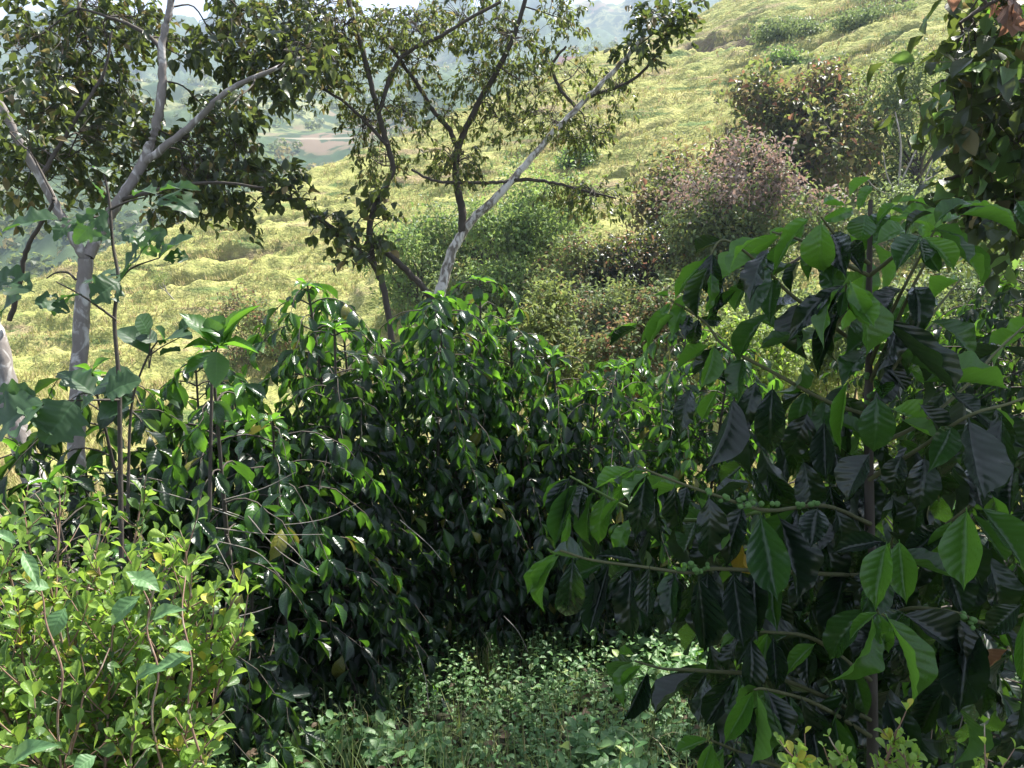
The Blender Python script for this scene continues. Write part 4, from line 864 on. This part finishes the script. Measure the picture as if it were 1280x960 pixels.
# ------------------------------------------------------------------ mid-ground shrubs and trees on the pasture slope
def shrub(name, label, cat, u, vb, ru, rv, seed, mat, leafpx=5, n=2600, mat2=None, f2=.3, vc=None, topmat=None, bark='bark_dark', lobes=12, tpl='lance_lo', base_d=None, sparse=1.0, twig=None):
    rg = np.random.default_rng(seed)
    p, d = ground_hit(u, vb) if base_d is None else (None, base_d)
    if base_d is not None:
        q = P(u, vb, base_d); p = np.array([q[0], q[1], float(height(q[0], q[1], False))]); d = base_d
    R = ru*d/FPX; Rz = rv*d/FPX; vc = vb-rv if vc is None else vc; c0 = P(u, vc, d); l = leafpx*1.25*d/FPX
    root = thing(name, label, cat, p); tb = Tubes(); lv = Leaves(); tr = Tubes()
    fork = p*.55+c0*.45+rg.normal(0,.05*R,3); q = smooth_path([p-[0,0,.2], (p+fork)/2+rg.normal(0,.04*R,3), fork], 5); tr.add(q, np.linspace(.045*R+.01, .03*R+.006, len(q)), 7, .05)
    cen = []
    for k in range(lobes):
        a = rg.normal(0, .6, 3); a = a/max(1, np.linalg.norm(a)/1.0); c = c0+np.array([a[0]*R, a[1]*R*.8, a[2]*Rz*.95-.05*Rz]); cen.append((c, rg.uniform(.26, .52)))
        q = smooth_path([fork, (fork+c)/2+rg.normal(0,.08*R,3), c], 5); tr.add(q, np.linspace(.028*R+.004, .008*R+.002, len(q)), 5, .05)
    tr.build('trunk', M[bark], root, p)
    m = int(n/9*1.6)
    for k in range(m):
        c, rr = cen[rg.integers(len(cen))]
        a = nrm(rg.normal(0,1,3)); rad = rg.uniform(.35, 1.0)**.5; e = c+a*rad*rr*np.array([R, R*.9, Rz])
        if e[2] < float(height(e[0], e[1], False))-.2: e[2] = float(height(e[0], e[1], False))+.1
        if rg.random() < .5: tb.add(np.array([c*.4+e*.6, c*.2+e*.8+rg.normal(0,.02*R,3), e]), np.array([.006*R,.004*R,.002*R])+.001, 3)
        mt = mat2 if (mat2 and rg.random() < f2) else mat
        if topmat and e[2] > c0[2]+.40*Rz and rg.random() < .7: mt = topmat
        for j in range(9):
            pp = e+rg.normal(0, l*1.3, 3); dd = nrm(rg.normal(0,1,3)+a*.5+[0,0,-.1]); ll = l*rg.uniform(.6,1.3)
            lv.add(pp, dd, np.array([0,0,1.])+a*.5+rg.normal(0,.5,3), ll, ll*rg.uniform(.4,.6), tpl, mt)
    tb.build('twigs', M[bark], root, p, kind='stuff'); lv.build(root, p, limit=0, joined='crown')
SH = [('bush','airy pale green bush behind the forked tree, in front of the pasture','bush',655,400,84,88,1,'tree_fresh',5,7000,'tree_grey',.35),
 ('bush','pale bush directly behind the foot of the white-mottled trunk','bush',520,392,62,55,2,'tree_fresh',5,3200,'tree_grey',.4),
 ('bush','dark green bush at the right foot of the pale airy bush','bush',600,425,55,45,3,'tree_grey',5,2600,'tree_olive',.4),
 ('flowering_shrub','wide grey-green shrub topped with pinkish flower heads','shrub',945,392,106,94,4,'tree_grey',5.5,10000,'tree_olive',.4),
 ('small_tree','bronze-leaved small tree on the slope above the pinkish shrub','tree',1008,250,104,76,5,'tree_brown',8,6200,'tree_olive',.55),
 ('small_tree','reddish-bronze bushy tree left of the pinkish shrub','tree',862,330,60,74,6,'tree_brown',7,3000,'tree_olive',.5),
 ('bush','dark bush in the shade left of the pinkish shrub','bush',795,385,58,52,7,'tree_dark',6,3800,'tree_brown',.35),
 ('bush','mixed green and reddish bush above the sunlit coffee','bush',770,440,90,50,8,'tree_grey',5,4600,'tree_brown',.3),
 ('small_tree','pale feathery tree high on the right slope','tree',1150,262,70,92,9,'tree_pale',5,4500,'tree_grey',.5),
 ('bush','grey-green bush behind the top of the big-leaved coffee plant','bush',1170,340,85,55,10,'tree_grey',5,4200,'tree_pale',.4),
 ('bush','yellowish low bush at the left of the tall dark coffee','bush',345,455,60,42,11,'tree_pale',4.5,3200,'tree_brown',.35),
 ('bush','sunlit green bush seen between the leaves of the big coffee plant','bush',1040,470,110,60,12,'tree_pale',6,5600,'tree_grey',.3),
 ('bush','grey bush behind the right shoulder of the big coffee plant','bush',1215,440,95,60,13,'tree_grey',6,4800,'tree_dark',.3),
 ('bush','olive bush beside the dark gap right of the middle coffee','bush',900,470,80,50,14,'tree_olive',5,3800,'tree_pale',.4),
 ('bush','tangled olive bush in front of the reddish-bronze tree','bush',830,440,70,56,15,'tree_olive',5,3000,'tree_pale',.5),
 ('bush','pale dry-looking bush between the airy bush and the dark one','bush',715,420,52,64,16,'tree_pale',5,3200,'tree_brown',.3),
 ('bush','pale green thicket under the horizontal limb of the forked tree','bush',600,350,60,56,17,'tree_pale',5,3200,'shrub_dark',.3),
 ('bush','low dark tuft of shrub alone on the pasture under the ridge','bush',862,152,0,0,0,'tree_dark',5,0,None,0)]
for s_ in SH:
    nm, lab, cat, u, vb, ru, rv, sd, mt, lp, n, m2, f2 = s_
    if n == 0: continue
    shrub(nm, lab, cat, u, vb, ru, rv, 400+sd, mt, lp, n, m2, f2, topmat='pink' if nm == 'flowering_shrub' else None)
for k, (u, vc, ru, rv, d, mt, m2, lab) in enumerate([(580,440,50,40,14,'tree_pale','tree_grey','sunlit weedy thicket behind the middle coffee bushes'), (690,410,60,46,15,'tree_olive','tree_pale','thicket of mixed weeds behind the right coffee bush'), (820,420,70,46,15,'tree_grey','tree_brown','brownish thicket behind the sunlit coffee tips'),
    (960,440,70,50,13,'tree_pale','shrub','bright weedy thicket seen through the left branches of the big coffee plant'), (1060,400,70,46,14,'tree_pale','tree_grey','pale weeds behind the stem of the big coffee plant'), (1150,440,60,50,10,'shrub','tree_pale','yellow-green weeds right of the big coffee stem'), (1090,520,90,44,9,'shrub','tree_grey','sunlit weeds glimpsed under the big coffee leaves'), (1240,420,60,60,9,'tree_grey','tree_dark','grey-leaved thicket under the overhanging tree')]):
    q_ = P(u, vc, d); gz_ = float(height(q_[0], q_[1], False)); b_v = 480 - 0; 
    shrub('thicket', lab, 'thicket', u, vc, ru, rv*1.5, 480+k, mt, 6, 4200, m2, .4, vc=vc+rv*.6, base_d=d, lobes=10)
for k, (u, vb, ru, rv, mt, lab) in enumerate([(720,214,22,18,'shrub_dark','small round green shrub alone on the pasture'), (985,48,50,6,'tree_grey','long low scrub patch along the eroded bank'), (1085,30,40,6,'tree_grey','low scrub near the top right of the bank'), (985,82,16,5,'shrub_dark','fresh green low shrub in the bright patch of the slope')]):
    shrub('bush', lab, 'bush', u, vb, ru, rv, 450+k, mt, 4, 1400, 'tree_grey', .3, lobes=5)
# slim young tree alone on the pasture
def bare(label, name, base, lines, mat, r, leaves=None):
    loc = P(*lines[0][0]); root = thing(name, label, 'tree', loc); 
    for k, s_ in enumerate(lines):
        d = s_[0][2]; t = Tubes(); q = smooth_path([P(*x) for x in s_], 5); rr = r*d/FPX*(1 if k == 0 else .55)
        t.add(q, np.linspace(rr, rr*.35, len(q)), 6, .06); t.build('trunk' if k == 0 else 'branch', M[mat], root, loc)
    if leaves:
        lv = Leaves(); rg = np.random.default_rng(9)
        for (u, v, ru, rv, n, lp, mt) in leaves:
            d = lines[0][0][2]; l = lp*d/FPX
            for k in range(n): lv.add(P(u+rg.normal(0,ru*.5), v+rg.normal(0,rv*.5), d+rg.normal(0, ru*.4*d/FPX)), rg.normal(0,1,3), rg.normal(0,.6,3)+[0,0,1], l, l*.5, 'lance_lo', mt)
        lv.build(root, loc, limit=0, joined='crown')
p, dy_ = ground_hit(220, 377)
bare('slim leaning young tree with thin crown alone on the sunlit pasture', 'young_tree', 0, [[(220,378,dy_),(214,371,dy_),(208,364,dy_),(203,353,dy_)], [(208,364,dy_),(206,356,dy_),(205,346,dy_)], [(210,366,dy_),(200,358,dy_),(196,350,dy_)]], 'twig_grey', 1.1, [(200,347,12,8,260,2.6,'tree_pale')])
p, db = ground_hit(1110, 330)
bare('leafless grey branching tree right of the bronze-leaved one', 'bare_tree', 0, [[(1132,330,db),(1126,280,db),(1124,230,db),(1126,180,db),(1119,140,db)], [(1126,260,db),(1109,220,db),(1104,190,db)], [(1125,230,db),(1144,190,db),(1162,150,db)], [(1127,290,db),(1154,230,db),(1169,190,db),(1174,160,db)], [(1154,228,db),(1174,215,db),(1194,200,db)], [(1126,250,db),(1094,235,db),(1079,215,db)]], 'twig_grey', 2.2)

# small hut with a dark roof just over the ridge
def hut():
    x0, y0 = u2s(712, 80)*121, 121.0; z0 = float(height(x0, y0, False)); loc = np.array([x0, y0, z0])
    rt = thing('hut', 'small pale-walled hut with a dark purplish roof behind the treetops on the ridge', 'hut', loc)
    def flat(name, col):
        m, n, L = newmat(name); o = n.new('ShaderNodeOutputMaterial'); b = n.new('ShaderNodeBsdfPrincipled'); t = n.new('ShaderNodeTexNoise'); t.inputs['Scale'].default_value = 2.5
        L.new(mixc(n, L, t.outputs['Fac'], col, tuple(.6*c for c in col)), b.inputs['Base Color']); b.inputs['Roughness'].default_value = .8; L.new(b.outputs[0], o.inputs[0]); return m
    def box(name, x0, x1, y0, y1, z0, z1, m):
        V = [(x,y,z) for x in (x0,x1) for y in (y0,y1) for z in (z0,z1)]; F_ = [(0,1,3,2),(4,6,7,5),(0,4,5,1),(2,3,7,6),(0,2,6,4),(1,5,7,3)]
        link(name, mesh_np(name, V, F_, m, smooth=False), rt)
    wall = flat('hut_wall_paint', (.62,.60,.62)); box('wall', -1.5, 1.5, -1.2, 1.2, -.6, 2.1, wall)
    box('door', -.4, .4, -1.26, -1.2, -.3, 1.6, flat('hut_door_wood', (.15,.09,.06))); box('window', .7, 1.2, -1.26, -1.2, .8, 1.5, flat('hut_window_dark', (.03,.03,.04)))
    V = [(-1.9,-1.6,2.0),(1.9,-1.6,2.0),(1.9,1.6,2.0),(-1.9,1.6,2.0),(-1.5,0,3.3),(1.5,0,3.3),(-1.9,-1.6,1.92),(1.9,-1.6,1.92),(1.9,1.6,1.92),(-1.9,1.6,1.92)]
    me = bpy.data.meshes.new('roof'); me.from_pydata(V, [], [(0,1,5,4),(1,2,5),(2,3,4,5),(3,0,4),(9,8,7,6),(0,6,7,1),(1,7,8,2),(2,8,9,3),(3,9,6,0)]); me.materials.append(flat('hut_roof', (.14,.08,.10))); link('roof', me, rt)
hut()
# ------------------------------------------------------------------ pasture grass, far trees
def pasture_grass():
    rg = np.random.default_rng(500); N = 80000
    y = 16 + (135-16)*rg.random(N)**1.25; s = rg.uniform(-.72, .72, N); x = s*y
    fd = np.interp(s, _s, _fd); rd = np.interp(s, _s, _rd); ok = (y < rd+2) & (vnoise(x*.5, y*.5, 77)+.5*vnoise(x*.12, y*.2, 78) > .66); x = x[ok]; y = y[ok]; fd = fd[ok]
    z = height(x, y); lv = Leaves()
    n = len(x); K = 4
    b = np.stack([x, y, z-.03], -1); V = []; 
    L_ = rg.uniform(.14, .38, (n, K))*np.where(y < fd, 1.5, 1)[:,None]; a = rg.uniform(0, 2*PI, (n, K)); tilt = rg.uniform(.15, .9, (n, K))
    base = b[:,None] + np.stack([rg.normal(0,.12,(n,K)), rg.normal(0,.12,(n,K)), np.zeros((n,K))], -1)
    tip = base + np.stack([np.cos(a)*tilt*L_, np.sin(a)*tilt*L_, L_], -1)
    side = np.stack([-np.sin(a), np.cos(a), 0*a], -1)*.035
    tri = np.stack([base-side, base+side, tip], 2).reshape(-1, 3); Fc = np.arange(len(tri)).reshape(-1, 3)
    uv = np.tile([[0,0],[1,0],[.5,1]], (len(Fc),1)); rn = np.repeat(rg.random(n), K*3)
    o = link('pasture_grass', mesh_np('pasture_grass', tri, Fc, M['pasture_grass'], uv=uv, rnd=rn, smooth=False), kind='stuff')
    o['label'] = 'rough yellow-green grass covering the sunlit pasture slope'; o['category'] = 'grass'
pasture_grass()
def far_wood():
    rg = np.random.default_rng(600); x = rg.uniform(-1, .35, 11000); y = 150+750*rg.random(11000)**1.5; x = x*y*.75
    fm = fbm(x/75+2, y/95+1, 4, 71) + 0.25*sstep(420, 800, y) + .06
    ok = (fm > rg.uniform(-.75, .3, len(x))) & (np.abs(y-400) > 12); x = x[ok][:4200]; y = y[ok][:4200]; z = height(x, y, False)+3
    K = 44; n = len(x); R = rg.uniform(1.4, 4.4, n)
    a = nrm(rg.normal(0,1,(n,K,3))); c = np.stack([x,y,z],-1)[:,None] + a*(R[:,None]*rg.uniform(.6,1.05,(n,K)))[...,None]*np.array([1,1,.85])
    e1 = nrm(np.cross(a, rg.normal(0,1,(n,K,3)))); e2 = np.cross(a, e1); q = (R*.30)[:,None,None]
    tri = np.stack([c-e1*q, c+e1*q*.8-e2*q*.6, c+e2*q+e1*q*.2], 2).reshape(-1,3); Fc = np.arange(len(tri)).reshape(-1,3)
    o = link('far_woodland', mesh_np('far_woodland', tri, Fc, M['tree_olive'], uv=np.tile([[0,0],[1,0],[.5,1]], (len(Fc),1)), rnd=np.repeat(rg.random(n), K*3), smooth=False), kind='stuff')
    o['label'] = 'scattered far trees fading blue on the opposite valley side'; o['category'] = 'woodland'
far_wood()

# ------------------------------------------------------------------ haze
def haze():
    x0, x1, y0, y1, z0, z1 = -5200, 5200, -30, 2450, -120, 520
    V = [(x,y,z) for x in (x0,x1) for y in (y0,y1) for z in (z0,z1)]
    F = [(0,1,3,2),(4,6,7,5),(0,4,5,1),(2,3,7,6),(0,2,6,4),(1,5,7,3)]
    m, n, L = newmat('haze_air'); out = n.new('ShaderNodeOutputMaterial'); v = n.new('ShaderNodeVolumePrincipled')
    v.inputs['Color'].default_value = (.62,.76,1,1); v.inputs['Density'].default_value = .00038; v.inputs['Anisotropy'].default_value = .3
    L.new(v.outputs[0], out.inputs['Volume'])
    me = bpy.data.meshes.new('haze'); me.from_pydata(V, [], F); me.materials.append(m); link('haze', me, kind='stuff')
haze()
